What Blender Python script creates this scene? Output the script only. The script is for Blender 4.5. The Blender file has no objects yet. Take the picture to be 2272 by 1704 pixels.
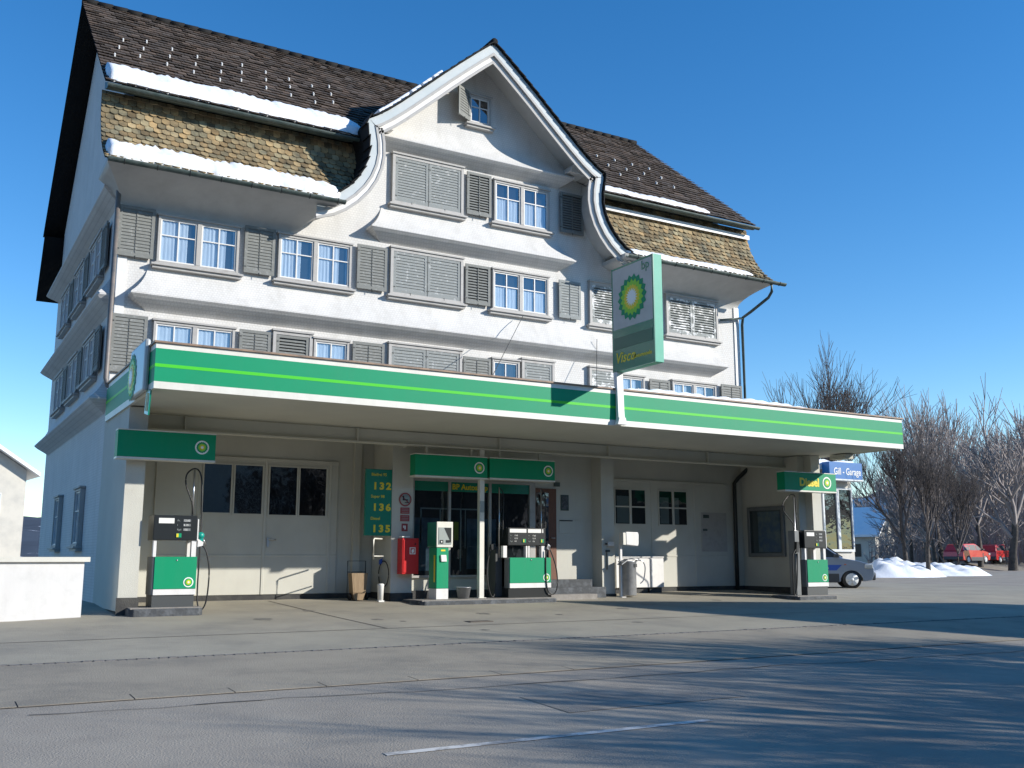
import bpy, math, random
import numpy as np
from mathutils import Matrix, Vector
random.seed(7)
C = bpy.context.scene
COL = C.collection

# ------------------------------------------------------------------ camera
cam = bpy.data.cameras.new("camera")
cam.sensor_width = 36.0
cam.lens = 36.0 * 2228.76 / 2272.0
cam.clip_end = 6000
co = bpy.data.objects.new("camera", cam); COL.objects.link(co)
yaw, pitch = math.radians(30.5556), math.radians(9.805)
co.location = (0, 0, 1.0)
co.rotation_euler = (math.pi / 2 + pitch, 0, -yaw)
C.camera = co

# ------------------------------------------------------------------ light
SUN = Vector((1.15, -1.0, 0.614)).normalized()
w = bpy.data.worlds.new("World"); C.world = w; w.use_nodes = True
nt = w.node_tree; nt.nodes.clear()
sky = nt.nodes.new('ShaderNodeTexSky'); sky.sky_type = 'NISHITA'; sky.sun_disc = False
sky.sun_elevation = math.asin(SUN.z); sky.sun_rotation = math.atan2(SUN.x, SUN.y)
sky.altitude = 800; sky.air_density = 1.0; sky.dust_density = 0.0; sky.ozone_density = 2.0
bg = nt.nodes.new('ShaderNodeBackground'); bg.inputs['Strength'].default_value = 0.125
out = nt.nodes.new('ShaderNodeOutputWorld')
hs = nt.nodes.new('ShaderNodeHueSaturation'); hs.inputs['Saturation'].default_value = 1.36; hs.inputs['Hue'].default_value = .504; hs.inputs['Value'].default_value = 1.22
nt.links.new(sky.outputs[0], hs.inputs['Color']); nt.links.new(hs.outputs[0], bg.inputs[0]); nt.links.new(bg.outputs[0], out.inputs[0])
sl = bpy.data.lights.new("sun", 'SUN'); sl.energy = 4.6; sl.angle = math.radians(0.5); sl.color = (1.0, 0.95, 0.87)
so = bpy.data.objects.new("sun", sl); COL.objects.link(so)
so.rotation_euler = SUN.to_track_quat('Z', 'Y').to_euler(); so.location = (30, -30, 30)
C.view_settings.view_transform = 'Standard'; C.view_settings.look = 'None'
C.view_settings.exposure = 0.42; C.view_settings.gamma = 1.0
C.render.engine = 'CYCLES'
C.cycles.max_bounces = 6; C.cycles.diffuse_bounces = 4; C.cycles.glossy_bounces = 3; C.cycles.transmission_bounces = 6; C.cycles.transparent_max_bounces = 8
C.cycles.sample_clamp_indirect = 6

# ------------------------------------------------------------------ materials
def mat(name, col, rough=0.6, col2=None, scale=4.0, mixlo=0.4, mixhi=0.65, bump=0.0, bscale=40.0, metal=0.0, spec=0.5,
        detail=6.0, stretch=None, tint=False, coat=0.0):
    m = bpy.data.materials.new(name); m.use_nodes = True
    t = m.node_tree; N = t.nodes; L = t.links
    b = N['Principled BSDF']
    b.inputs['Roughness'].default_value = rough; b.inputs['Metallic'].default_value = metal
    b.inputs['Specular IOR Level'].default_value = spec
    if coat: b.inputs['Coat Weight'].default_value = coat; b.inputs['Coat Roughness'].default_value = 0.08
    b.inputs['Base Color'].default_value = (*col, 1)
    tc = N.new('ShaderNodeTexCoord'); src = tc.outputs['Object']
    if stretch:
        mp = N.new('ShaderNodeMapping'); mp.inputs['Scale'].default_value = stretch
        L.new(src, mp.inputs[0]); src = mp.outputs[0]
    last = None
    if col2 is not None:
        n = N.new('ShaderNodeTexNoise'); n.inputs['Scale'].default_value = scale; n.inputs['Detail'].default_value = detail
        n.inputs['Roughness'].default_value = 0.62
        L.new(src, n.inputs['Vector'])
        r = N.new('ShaderNodeMapRange'); r.inputs[1].default_value = mixlo; r.inputs[2].default_value = mixhi
        L.new(n.outputs['Fac'], r.inputs[0])
        mx = N.new('ShaderNodeMix'); mx.data_type = 'RGBA'
        mx.inputs[6].default_value = (*col, 1); mx.inputs[7].default_value = (*col2, 1)
        L.new(r.outputs[0], mx.inputs[0]); last = mx.outputs[2]
        L.new(last, b.inputs['Base Color'])
    if tint:
        at = N.new('ShaderNodeAttribute'); at.attribute_name = 'tint'
        m2 = N.new('ShaderNodeMix'); m2.data_type = 'RGBA'; m2.blend_type = 'MULTIPLY'; m2.inputs[0].default_value = 1
        if last: L.new(last, m2.inputs[6])
        else: m2.inputs[6].default_value = (*col, 1)
        L.new(at.outputs['Color'], m2.inputs[7]); L.new(m2.outputs[2], b.inputs['Base Color'])
    if bump:
        n2 = N.new('ShaderNodeTexNoise'); n2.inputs['Scale'].default_value = bscale; n2.inputs['Detail'].default_value = 4
        L.new(src, n2.inputs['Vector'])
        bp = N.new('ShaderNodeBump'); bp.inputs['Strength'].default_value = bump; bp.inputs['Distance'].default_value = 0.02
        L.new(n2.outputs['Fac'], bp.inputs['Height']); L.new(bp.outputs[0], b.inputs['Normal'])
    return m

def weather(m, amt=.22, stretch=(2.2, 2.2, .35), scale=1.6, col=(.42, .40, .36)):
    """rain streaks and grime of the surface itself"""
    t = m.node_tree; N = t.nodes; L = t.links; b = N['Principled BSDF']
    tc = [n for n in N if n.type == 'TEX_COORD'][0]
    mp = N.new('ShaderNodeMapping'); mp.inputs['Scale'].default_value = stretch; L.new(tc.outputs['Object'], mp.inputs[0])
    n = N.new('ShaderNodeTexNoise'); n.inputs['Scale'].default_value = scale; n.inputs['Detail'].default_value = 9; n.inputs['Roughness'].default_value = .68; L.new(mp.outputs[0], n.inputs['Vector'])
    r = N.new('ShaderNodeMapRange'); r.inputs[1].default_value = .48; r.inputs[2].default_value = .80; r.inputs[4].default_value = amt; L.new(n.outputs['Fac'], r.inputs[0])
    mx = N.new('ShaderNodeMix'); mx.data_type = 'RGBA'; L.new(r.outputs[0], mx.inputs[0])
    if b.inputs['Base Color'].links: L.new(b.inputs['Base Color'].links[0].from_socket, mx.inputs[6])
    else: mx.inputs[6].default_value = b.inputs['Base Color'].default_value
    mx.inputs[7].default_value = (*col, 1); L.new(mx.outputs[2], b.inputs['Base Color'])
    return m

def shingle_mat(name, col, col2, bw, bh, axis='XZ', bump=0.5, mortar=0.02, squash=1):
    """courses of small painted shingles"""
    m = mat(name, col, 0.75, col2, 1.3, 0.35, 0.75)
    t = m.node_tree; N = t.nodes; L = t.links; b = N['Principled BSDF']
    tc = [n for n in N if n.type == 'TEX_COORD'][0]
    sp = N.new('ShaderNodeSeparateXYZ'); L.new(tc.outputs['Object'], sp.inputs[0])
    cb = N.new('ShaderNodeCombineXYZ')
    a = {'XZ': (0, 2), 'YZ': (1, 2), 'XY': (0, 1)}[axis]
    L.new(sp.outputs[a[0]], cb.inputs[0]); L.new(sp.outputs[a[1]], cb.inputs[1])
    br = N.new('ShaderNodeTexBrick'); br.inputs['Scale'].default_value = 1.0
    br.inputs['Brick Width'].default_value = bw; br.inputs['Row Height'].default_value = bh
    br.inputs['Mortar Size'].default_value = mortar * bh * 6; br.inputs['Mortar Smooth'].default_value = 0.3
    br.inputs['Color1'].default_value = (1, 1, 1, 1); br.inputs['Color2'].default_value = (.94, .94, .93, 1); br.inputs['Mortar'].default_value = (.78, .78, .78, 1)
    L.new(cb.outputs[0], br.inputs['Vector'])
    old = b.inputs['Base Color'].links[0].from_socket
    mx = N.new('ShaderNodeMix'); mx.data_type = 'RGBA'; mx.blend_type = 'MULTIPLY'; mx.inputs[0].default_value = 0.8
    L.new(old, mx.inputs[6]); L.new(br.outputs['Color'], mx.inputs[7]); L.new(mx.outputs[2], b.inputs['Base Color'])
    bp = N.new('ShaderNodeBump'); bp.inputs['Strength'].default_value = bump; bp.inputs['Distance'].default_value = 0.008
    L.new(br.outputs['Color'], bp.inputs['Height']); L.new(bp.outputs[0], b.inputs['Normal'])
    return m

M = {}
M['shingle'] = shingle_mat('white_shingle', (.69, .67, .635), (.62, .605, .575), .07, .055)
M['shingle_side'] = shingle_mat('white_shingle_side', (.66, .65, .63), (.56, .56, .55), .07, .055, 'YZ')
M['render'] = mat('cream_render', (.555, .545, .475), .85, (.49, .48, .42), 1.2, .35, .75, bump=.25, bscale=90)
M['plinth'] = mat('dark_plinth', (.035, .035, .035), .8, (.07, .068, .06), 3, bump=.4)
M['trim'] = mat('grey_white_trim', (.40, .385, .36), .6, (.33, .31, .285), 6, .5, .72, bump=.15, bscale=60)
M['white'] = mat('white_paint', (.72, .705, .675), .5, (.63, .62, .59), 5, .5, .8)
M['soffit'] = mat('painted_soffit', (.52, .51, .48), .7, (.44, .43, .405), 2.5, .4, .75)
M['verge'] = mat('pale_verge_board', (.46, .51, .52), .6, (.53, .56, .56), 3, .4, .7)
M['shutter'] = mat('grey_green_shutter', (.185, .19, .175), .7, (.26, .265, .25), 14, .55, .68, bump=.2, bscale=80)
M['peel'] = mat('peeling_grey_shutter', (.25, .265, .255), .75, (.50, .505, .49), 9, .58, .72, bump=.4, bscale=70, detail=9)
M['peelwhite'] = mat('peeling_white_shutter', (.27, .285, .27), .75, (.74, .74, .72), 7, .50, .58, bump=.4, bscale=70, detail=8)
M['iron'] = mat('iron', (.04, .045, .045), .5, metal=.3)
M['gutter'] = mat('green_grey_gutter', (.045, .07, .062), .5, (.09, .11, .10), 5, metal=.2)
M['pipe_dark'] = mat('dark_downpipe', (.03, .035, .035), .5, metal=.2)
M['pipe_side'] = mat('brown_downpipe', (.20, .17, .15), .5, (.12, .12, .12), 4)
M['tile_old'] = mat('mossy_beaver_tail_tile', (.36, .275, .15), .9, (.13, .115, .075), 3.2, .42, .68, bump=.5, bscale=50, tint=True)
M['tile_dark'] = mat('dark_brown_roof_tile', (.115, .085, .065), .85, (.068, .053, .043), 3, .4, .7, bump=.4, bscale=40, tint=True)
M['snow'] = mat('snow', (.86, .88, .90), .55, (.80, .83, .87), 2, bump=.5, bscale=9)
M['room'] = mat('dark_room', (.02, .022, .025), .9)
M['curtain'] = mat('white_curtain', (.78, .79, .80), .9, (.60, .63, .68), 5, .4, .7, stretch=(6, 6, .4))
M['ground'] = mat('asphalt', (.36, .32, .26), .9, (.26, .23, .19), .45, .35, .7, bump=.5, bscale=60)
M['concrete'] = mat('forecourt_concrete', (.36, .325, .25), .9, (.28, .255, .20), .55, .35, .7, bump=.35, bscale=50, detail=9)
M['pave'] = mat('grey_pavement', (.32, .28, .215), .9, (.25, .22, .17), .8, .35, .7, bump=.4, bscale=50, detail=9)
M['joint'] = mat('dark_joint', (.07, .06, .05), .95, (.13, .11, .09), 3)
M['stone'] = mat('kerb_stone', (.20, .19, .18), .9, (.11, .105, .10), 5, bump=.6, bscale=25)
M['dkstone'] = mat('dark_granite', (.055, .06, .065), .75, (.12, .13, .14), 7, .45, .7, bump=.5, bscale=25)
M['islandtop'] = mat('island_top', (.30, .28, .25), .85, (.22, .2, .18), 5, bump=.4)
M['road_mark'] = mat('worn_road_paint', (.62, .60, .55), .8, (.30, .29, .27), 6, .45, .6)
M['green'] = mat('station_green', (.001, .265, .118), .5, (.002, .28, .13), 1.5, .3, .8, spec=.25)
M['lime'] = mat('station_lime', (.07, .55, .03), .45, spec=.25)
M['cream'] = mat('fascia_cream', (.72, .70, .62), .4, (.66, .64, .56), 2)
M['copper'] = mat('brown_copper_trim', (.30, .19, .12), .55, (.16, .11, .08), 5)
M['yellow'] = mat('sign_yellow', (.75, .60, .02), .4)
M['logo_white'] = mat('logo_white', (.85, .85, .80), .4)
M['logo_lime'] = mat('logo_lime', (.22, .60, .03), .4)
M['signwhite'] = mat('lightbox_white', (.46, .48, .47), .3, (.40, .42, .41), 2, coat=.15)
M['signgreen'] = mat('lightbox_green', (.008, .20, .125), .25, coat=.3)
M['mint'] = mat('mint_edge', (.10, .40, .28), .5, (.13, .43, .31), 3, spec=.25)
M['black'] = mat('pump_black', (.012, .014, .014), .35)
M['darkgrey'] = mat('pump_dark_grey', (.06, .065, .065), .45)
M['grey'] = mat('pump_grey', (.17, .18, .18), .45, (.14, .15, .15), 4)
M['steel'] = mat('steel', (.55, .55, .55), .28, metal=.9)
M['galv'] = mat('galvanised_bin', (.36, .37, .38), .42, (.27, .28, .29), 5, metal=.5)
M['rubber'] = mat('rubber', (.012, .012, .012), .5)
M['teal'] = mat('teal_nozzle_cover', (.0, .27, .21), .4)
M['red'] = mat('red_enamel', (.55, .012, .012), .35, coat=.2)
M['dullred'] = mat('dull_red_sign', (.30, .04, .035), .5)
M['lcd'] = mat('lcd', (.33, .36, .34), .3)
M['paper'] = mat('paper', (.75, .74, .70), .7)
M['brown'] = mat('brown_door', (.16, .06, .025), .5, (.10, .035, .015), 8, stretch=(8, 8, .6))
M['wood'] = mat('plywood', (.30, .21, .12), .7, (.22, .15, .08), 6, stretch=(6, 6, .7))
M['blue'] = mat('garage_blue', (.003, .12, .36), .4)
M['showframe'] = mat('showroom_frame', (.62, .64, .64), .4)
M['carbody'] = mat('silver_blue_car_paint', (.30, .35, .42), .3, metal=.5, coat=.6)
M['carblue'] = mat('car_blue_decal', (.03, .09, .38), .35)
M['cladding'] = mat('car_cladding', (.045, .05, .055), .6)
M['carred'] = mat('red_car_paint', (.50, .02, .02), .3, coat=.5)
M['bark'] = mat('bark', (.10, .085, .075), .95, (.05, .045, .04), 5, bump=.5)
M['twig'] = mat('twig', (.10, .085, .08), .95, (.07, .06, .055), 3)
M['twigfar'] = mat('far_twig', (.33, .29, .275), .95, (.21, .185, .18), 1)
M['plaster'] = mat('pale_plaster', (.60, .57, .50), .85, (.50, .48, .43), 1)
M['darkwood'] = mat('dark_chalet_wood', (.10, .06, .035), .8, (.06, .04, .025), 2)
M['orange'] = mat('indicator_orange', (.6, .12, .02), .3)

for k_, a_ in (('shingle', .55), ('shingle_side', .4), ('render', .25), ('cream', .35), ('soffit', .3), ('white', .2), ('green', .10)):
    weather(M[k_], a_, col=(.42, .40, .36) if k_ != 'green' else (.10, .20, .14))
for k_ in ('ground', 'concrete', 'pave'):
    weather(M[k_], .55, (1, 1, 1), .8, (.13, .125, .115))

def glass_mat(name, tint, rough=.03, alpha=.5, ior=1.5, wav=0.05):
    m = bpy.data.materials.new(name); m.use_nodes = True
    t = m.node_tree; N = t.nodes; L = t.links
    for n in list(N): N.remove(n)
    o = N.new('ShaderNodeOutputMaterial')
    tr = N.new('ShaderNodeBsdfTransparent'); tr.inputs[0].default_value = (*tint, 1)
    gl = N.new('ShaderNodeBsdfGlossy'); gl.inputs['Roughness'].default_value = rough; gl.inputs[0].default_value = (.95, .97, 1, 1)
    lw = N.new('ShaderNodeLayerWeight'); lw.inputs['Blend'].default_value = .5   # facing works from both sides of the sheet
    pw = N.new('ShaderNodeMath'); pw.operation = 'POWER'; pw.inputs[1].default_value = 4.0; L.new(lw.outputs['Facing'], pw.inputs[0])
    fr = N.new('ShaderNodeMath'); fr.operation = 'MULTIPLY_ADD'; fr.inputs[1].default_value = .9; fr.inputs[2].default_value = ((ior - 1) / (ior + 1)) ** 2 * 1.6; L.new(pw.outputs[0], fr.inputs[0])
    tc = N.new('ShaderNodeTexCoord'); n = N.new('ShaderNodeTexNoise'); n.inputs['Scale'].default_value = 2.5
    L.new(tc.outputs['Object'], n.inputs['Vector'])
    bp = N.new('ShaderNodeBump'); bp.inputs['Strength'].default_value = wav; bp.inputs['Distance'].default_value = .05
    L.new(n.outputs['Fac'], bp.inputs['Height']); L.new(bp.outputs[0], gl.inputs['Normal'])
    ad = N.new('ShaderNodeMath'); ad.operation = 'ADD'; ad.inputs[1].default_value = alpha; ad.use_clamp = True
    L.new(fr.outputs[0], ad.inputs[0])
    mx = N.new('ShaderNodeMixShader'); L.new(ad.outputs[0], mx.inputs[0]); L.new(tr.outputs[0], mx.inputs[1]); L.new(gl.outputs[0], mx.inputs[2])
    L.new(mx.outputs[0], o.inputs[0])
    return m
M['glass'] = glass_mat('window_glass', (.72, .79, .84), alpha=.10, ior=1.6)
M['shopglass'] = glass_mat('shop_glass', (.55, .62, .64), alpha=.06, ior=1.5, wav=.12)
M['darkglass'] = glass_mat('dark_glass', (.15, .18, .2), alpha=.05, ior=1.5, wav=.15)

# ------------------------------------------------------------------ mesh builder
class MB:
    def __init__(s, T=None): s.v = []; s.f = []; s.m = []; s.sm = []; s.T = T; s.tint = []
    def add(s, vs, fs, m=0, sm=False, tint=None):
        o = len(s.v)
        if s.T: vs = [s.T(*p) for p in vs]
        s.v += [tuple(p) for p in vs]
        for f in fs: s.f.append(tuple(i + o for i in f)); s.m.append(m); s.sm.append(sm); s.tint.append(tint if tint is not None else 1.0)
        return s
    def box(s, x0, x1, y0, y1, z0, z1, m=0):
        vs = [(x0, y0, z0), (x1, y0, z0), (x1, y1, z0), (x0, y1, z0), (x0, y0, z1), (x1, y0, z1), (x1, y1, z1), (x0, y1, z1)]
        return s.add(vs, [(0, 3, 2, 1), (4, 5, 6, 7), (0, 1, 5, 4), (1, 2, 6, 5), (2, 3, 7, 6), (3, 0, 4, 7)], m)
    def obox(s, c, ax, ay, az, m=0):
        c = Vector(c); ax = Vector(ax); ay = Vector(ay); az = Vector(az)
        vs = [c + i * ax + j * ay + k * az for k in (-1, 1) for j in (-1, 1) for i in (-1, 1)]
        return s.add(vs, [(0, 2, 3, 1), (4, 5, 7, 6), (0, 1, 5, 4), (1, 3, 7, 5), (3, 2, 6, 7), (2, 0, 4, 6)], m)
    def prism(s, pts, a0, a1, axis='Y', m=0):
        n = len(pts)
        def P(p, a):
            if axis == 'Y': return (p[0], a, p[1])
            if axis == 'X': return (a, p[0], p[1])
            return (p[0], p[1], a)
        vs = [P(p, a0) for p in pts] + [P(p, a1) for p in pts]
        fs = [tuple(range(n)), tuple(range(2 * n - 1, n - 1, -1))] + [(i, i + n, (i + 1) % n + n, (i + 1) % n) for i in range(n)]
        return s.add(vs, fs, m)
    def tube(s, pts, r, seg=8, m=0, cap=True, r2=None):
        pts = [Vector(p) for p in pts]; n = len(pts); vs = []; fs = []
        up = Vector((0, 0, 1))
        for i, p in enumerate(pts):
            d = (pts[min(i + 1, n - 1)] - pts[max(i - 1, 0)])
            if d.length < 1e-9: d = Vector((0, 0, 1))
            d.normalize()
            a = d.cross(up)
            if a.length < 1e-3: a = d.cross(Vector((1, 0, 0)))
            a.normalize(); b = d.cross(a)
            rr = r if r2 is None else r + (r2 - r) * i / (n - 1)
            if isinstance(r, (list, tuple)): rr = r[i]
            for k in range(seg):
                t = 2 * math.pi * k / seg
                vs.append(p + a * math.cos(t) * rr + b * math.sin(t) * rr)
        for i in range(n - 1):
            for k in range(seg):
                fs.append((i * seg + k, i * seg + (k + 1) % seg, (i + 1) * seg + (k + 1) % seg, (i + 1) * seg + k))
        if cap: fs += [tuple(range(seg - 1, -1, -1)), tuple((n - 1) * seg + k for k in range(seg))]
        return s.add(vs, fs, m, True)
    def lathe(s, c, prof, seg=24, m=0, axis='Z'):
        vs = []; fs = []; n = len(prof)
        for r, h in prof:
            for k in range(seg):
                t = 2 * math.pi * k / seg
                if axis == 'Z': vs.append((c[0] + r * math.cos(t), c[1] + r * math.sin(t), c[2] + h))
                elif axis == 'Y': vs.append((c[0] + r * math.cos(t), c[1] + h, c[2] + r * math.sin(t)))
                else: vs.append((c[0] + h, c[1] + r * math.cos(t), c[2] + r * math.sin(t)))
        for i in range(n - 1):
            for k in range(seg): fs.append((i * seg + k, i * seg + (k + 1) % seg, (i + 1) * seg + (k + 1) % seg, (i + 1) * seg + k))
        fs += [tuple(range(seg - 1, -1, -1)), tuple((n - 1) * seg + k for k in range(seg))]
        return s.add(vs, fs, m, True)
    def grid(s, rows, m=0, sm=True):
        nr = len(rows); nc = len(rows[0]); vs = [p for r in rows for p in r]
        fs = [(i * nc + j, i * nc + j + 1, (i + 1) * nc + j + 1, (i + 1) * nc + j) for i in range(nr - 1) for j in range(nc - 1)]
        return s.add(vs, fs, m, sm)
    def build(s, name, mats, parent=None, loc=(0, 0, 0), bev=0, seg=2, recalc=True, label=None):
        L = Vector(loc)
        p = parent
        if p is not None:
            while p.parent: p = p.parent
            L = p.location
        me = bpy.data.meshes.new(name)
        me.from_pydata([(v[0] - L[0], v[1] - L[1], v[2] - L[2]) for v in s.v], [], s.f)
        if not isinstance(mats, (list, tuple)): mats = [mats]
        for mm in mats: me.materials.append(M[mm] if isinstance(mm, str) else mm)
        me.polygons.foreach_set('material_index', s.m); me.polygons.foreach_set('use_smooth', s.sm)
        if any(t != 1.0 for t in s.tint):
            at = me.color_attributes.new('tint', 'FLOAT_COLOR', 'CORNER')
            cols = []
            for pl, t in zip(me.polygons, s.tint):
                c = t if isinstance(t, (tuple, list)) else (t, t, t)
                cols += [*c, 1.0] * pl.loop_total
            at.data.foreach_set('color', cols)
        me.update()
        if recalc:
            import bmesh
            b = bmesh.new(); b.from_mesh(me); bmesh.ops.recalc_face_normals(b, faces=b.faces[:]); b.to_mesh(me); b.free()
        o = bpy.data.objects.new(name, me); COL.objects.link(o)
        if parent is not None: o.parent = parent
        else: o.location = L
        if bev:
            bm = o.modifiers.new('bevel', 'BEVEL'); bm.width = bev; bm.segments = seg; bm.limit_method = 'ANGLE'; bm.angle_limit = math.radians(40)
        if label: o['label'] = label
        return o

def tag(o, label, cat, group=None, kind=None):
    if label: o['label'] = label
    if cat: o['category'] = cat
    if group: o['group'] = group
    if kind: o['kind'] = kind
    return o
def struct(o): o['kind'] = 'structure'; return o
def thing(name, label, cat, loc=(0, 0, 0), group=None):
    o = bpy.data.objects.new(name, None); COL.objects.link(o); o.location = loc; o.empty_display_size = .3
    return tag(o, label, cat, group)
def copy_tree(o, parent=None):
    c = o.copy(); COL.objects.link(c); c.parent = parent
    for ch in list(o.children): copy_tree(ch, c)
    return c

def text(body, size, pos, face, matn, parent=None, name='lettering', bold=0.0, align='LEFT', sx=1.0, shear=0.0, loc=(0, 0, 0), depth=0.002, space=1.0):
    cu = bpy.data.curves.new('txt', 'FONT'); cu.body = body; cu.size = size; cu.extrude = depth; cu.offset = bold
    cu.align_x = align; cu.shear = shear; cu.space_character = space; cu.resolution_u = 3
    to = bpy.data.objects.new('txt', cu); COL.objects.link(to)
    bpy.context.view_layer.update()
    me = bpy.data.meshes.new_from_object(to.evaluated_get(bpy.context.evaluated_depsgraph_get()))
    bpy.data.objects.remove(to); bpy.data.curves.remove(cu)
    L = Vector(loc)
    if parent is not None:
        p = parent
        while p.parent: p = p.parent
        L = p.location
    if face == 'front': R = Matrix(((sx, 0, 0), (0, 0, -1), (0, 1, 0)))
    elif face == 'left': R = Matrix(((0, 0, -1), (-sx, 0, 0), (0, 1, 0)))
    me.transform(R.to_4x4()); me.transform(Matrix.Translation(Vector(pos) - L))
    me.materials.clear(); me.materials.append(M[matn]); me.name = name
    o = bpy.data.objects.new(name, me); COL.objects.link(o)
    if parent is not None: o.parent = parent
    else: o.location = L
    return o

def emblem(r, pos, face, parent, ring=False, name='emblem', k=1.0):
    """many-petalled flower in green, lime, yellow and white; optional white ring"""
    cx, cy, cz = pos
    mb = MB()
    def star(R, Rin, n, lay, m, rot=0):
        pts = []
        for i in range(n * 2):
            a = math.pi * i / n + rot; q = R if i % 2 == 0 else Rin
            pts.append((q * math.cos(a), q * math.sin(a)))
        d = .003 * lay * k; N_ = len(pts)
        if face == 'front': vs = [(cx, cy - d, cz)] + [(cx + a, cy - d, cz + b) for a, b in pts] + [(cx + a, cy, cz + b) for a, b in pts]
        else: vs = [(cx - d, cy, cz)] + [(cx - d, cy - a, cz + b) for a, b in pts] + [(cx, cy - a, cz + b) for a, b in pts]
        fs = [(0, 1 + i, 1 + (i + 1) % N_) for i in range(N_)] + [(1 + i, 1 + N_ + i, 1 + N_ + (i + 1) % N_, 1 + (i + 1) % N_) for i in range(N_)]
        mb.add(vs, fs, m)
    if ring:
        star(r, r, 18, 1, 3); star(r * .82, r * .74, 18, 2, 0); star(r * .62, r * .52, 18, 3, 1); star(r * .42, r * .34, 18, 4, 2); star(r * .22, r * .18, 12, 5, 3)
    else:
        star(r, r * .86, 18, 1, 0); star(r * .80, r * .66, 18, 2, 1, math.pi / 18); star(r * .56, r * .48, 18, 3, 2); star(r * .40, r * .26, 18, 4, 3, math.pi / 18)
    return mb.build(name, ['green', 'logo_lime', 'yellow', 'logo_white'], parent)

# ------------------------------------------------------------------ ground
def gz(x, y):
    s = .145 - .045 * (20.76 - y)
    if y > 17.4:
        if x > 22 or x < 1.5: f = 0.0
        elif x > 20.3: f = (22 - x) / 1.7
        elif x < 2.9: f = (x - 1.5) / 1.4
        else: f = 1.0
        s = min(s, .145) if f == 1 else (-.006 + (min(s, .145) + .006) * f)
    return max(s, -1.5)
xs = [-1500, -300, -60, -20, -5, 1.5, 2.9, 6, 10, 14, 18, 20.3, 22, 25, 30, 60, 300, 1500]
ys = [-1500, -300, -60, -20, -10, 0, 5, 10, 15, 17.4, 18.5, 19.5, 20.75, 21, 24, 60, 300, 1500]
mb = MB(); mb.grid([[(x, y, gz(x, y)) for x in xs] for y in ys], sm=False)
struct(mb.build('ground', 'ground'))
def sheet(name, m, x0, x1, y0, y1, dz, nx=8, ny=8):
    X = sorted(set([x0 + (x1 - x0) * i / nx for i in range(nx + 1)] + [x for x in xs if x0 < x < x1]))
    Y = sorted(set([y0 + (y1 - y0) * i / ny for i in range(ny + 1)] + [y for y in ys if y0 < y < y1]))
    mb = MB(); mb.grid([[(x, y, gz(x, y) + dz) for x in X] for y in Y], sm=False)
    return struct(mb.build(name, m))
sheet('forecourt', 'concrete', -6, 34, 13.05, 31, .004)
sheet('pavement', 'pave', -12, 40, 10.62, 12.95, .004)
# joints between slabs
mb = MB()
def gbox(x0, x1, y0, y1, dz, n=1, m=0):
    for i in range(n):
        a = x0 + (x1 - x0) * i / n; b = x0 + (x1 - x0) * (i + 1) / n
        mb.add([(a, y0, gz(a, y0) + dz), (b, y0, gz(b, y0) + dz), (b, y1, gz(b, y1) + dz), (a, y1, gz(a, y1) + dz)], [(0, 1, 2, 3)], m)
gbox(-2, 20, 15.06, 15.085, .008, 12)
mb.add([(6.3, 20.4, gz(6.3, 20.4) + .008), (6.33, 20.4, gz(6.3, 20.4) + .008), (6.46, 17.4, gz(6.4, 17.4) + .008), (6.43, 17.4, gz(6.4, 17.4) + .008)], [(0, 1, 2, 3)])
mb.add([(6.43, 17.4, gz(6.4, 17.4) + .008), (6.46, 17.4, gz(6.4, 17.4) + .008), (6.62, 15.08, gz(6.6, 15.08) + .008), (6.59, 15.08, gz(6.6, 15.08) + .008)], [(0, 1, 2, 3)])
struct(mb.build('forecourt_joint', 'joint'))
# repair patches and a sealed crack in the street
mb = MB(); gbox(5.4, 7.6, 8.1, 9.0, .005, 3); struct(mb.build('asphalt_patch', mat('patch_asphalt', (.29, .265, .225), .9, (.22, .20, .17), 3, bump=.5, bscale=60)))
mb = MB(); px_, py_ = 1.0, 9.9
while px_ < 16:
    nx_, ny_ = px_ + random.uniform(.2, .5), py_ + random.uniform(-.07, .06); wv_ = random.uniform(.006, .016)
    mb.add([(px_, py_ - wv_, gz(px_, py_) + .007), (nx_, ny_ - wv_, gz(nx_, ny_) + .007), (nx_, ny_ + wv_, gz(nx_, ny_) + .007), (px_, py_ + wv_, gz(px_, py_) + .007)], [(0, 1, 2, 3)]); px_, py_ = nx_, ny_
struct(mb.build('asphalt_crack', 'joint', recalc=False))
# oil spots and old stains on the concrete
mb = MB()
for (ox, oy, rr) in ((7.0, 16.4, .10), (7.3, 16.0, .05), (9.3, 16.8, .12), (10.6, 16.2, .07), (5.2, 17.0, .15), (12.6, 16.9, .12), (6.4, 18.2, .1), (13.8, 17.6, .16), (11.2, 14.6, .09), (8.0, 14.4, .07), (16.2, 18.1, .1)):
    n_ = 14; pts = [(ox + rr * (1 + .3 * math.sin(3 * k + ox)) * math.cos(2 * math.pi * k / n_), oy + 1.2 * rr * (1 + .3 * math.sin(2 * k + oy)) * math.sin(2 * math.pi * k / n_)) for k in range(n_)]
    mb.add([(a, b, gz(a, b) + .007) for a, b in pts], [tuple(range(n_))])
struct(mb.build('oil_stain', mat('oil_stain', (.15, .14, .12), .7, (.24, .22, .18), 9, .4, .6), recalc=False))
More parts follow.
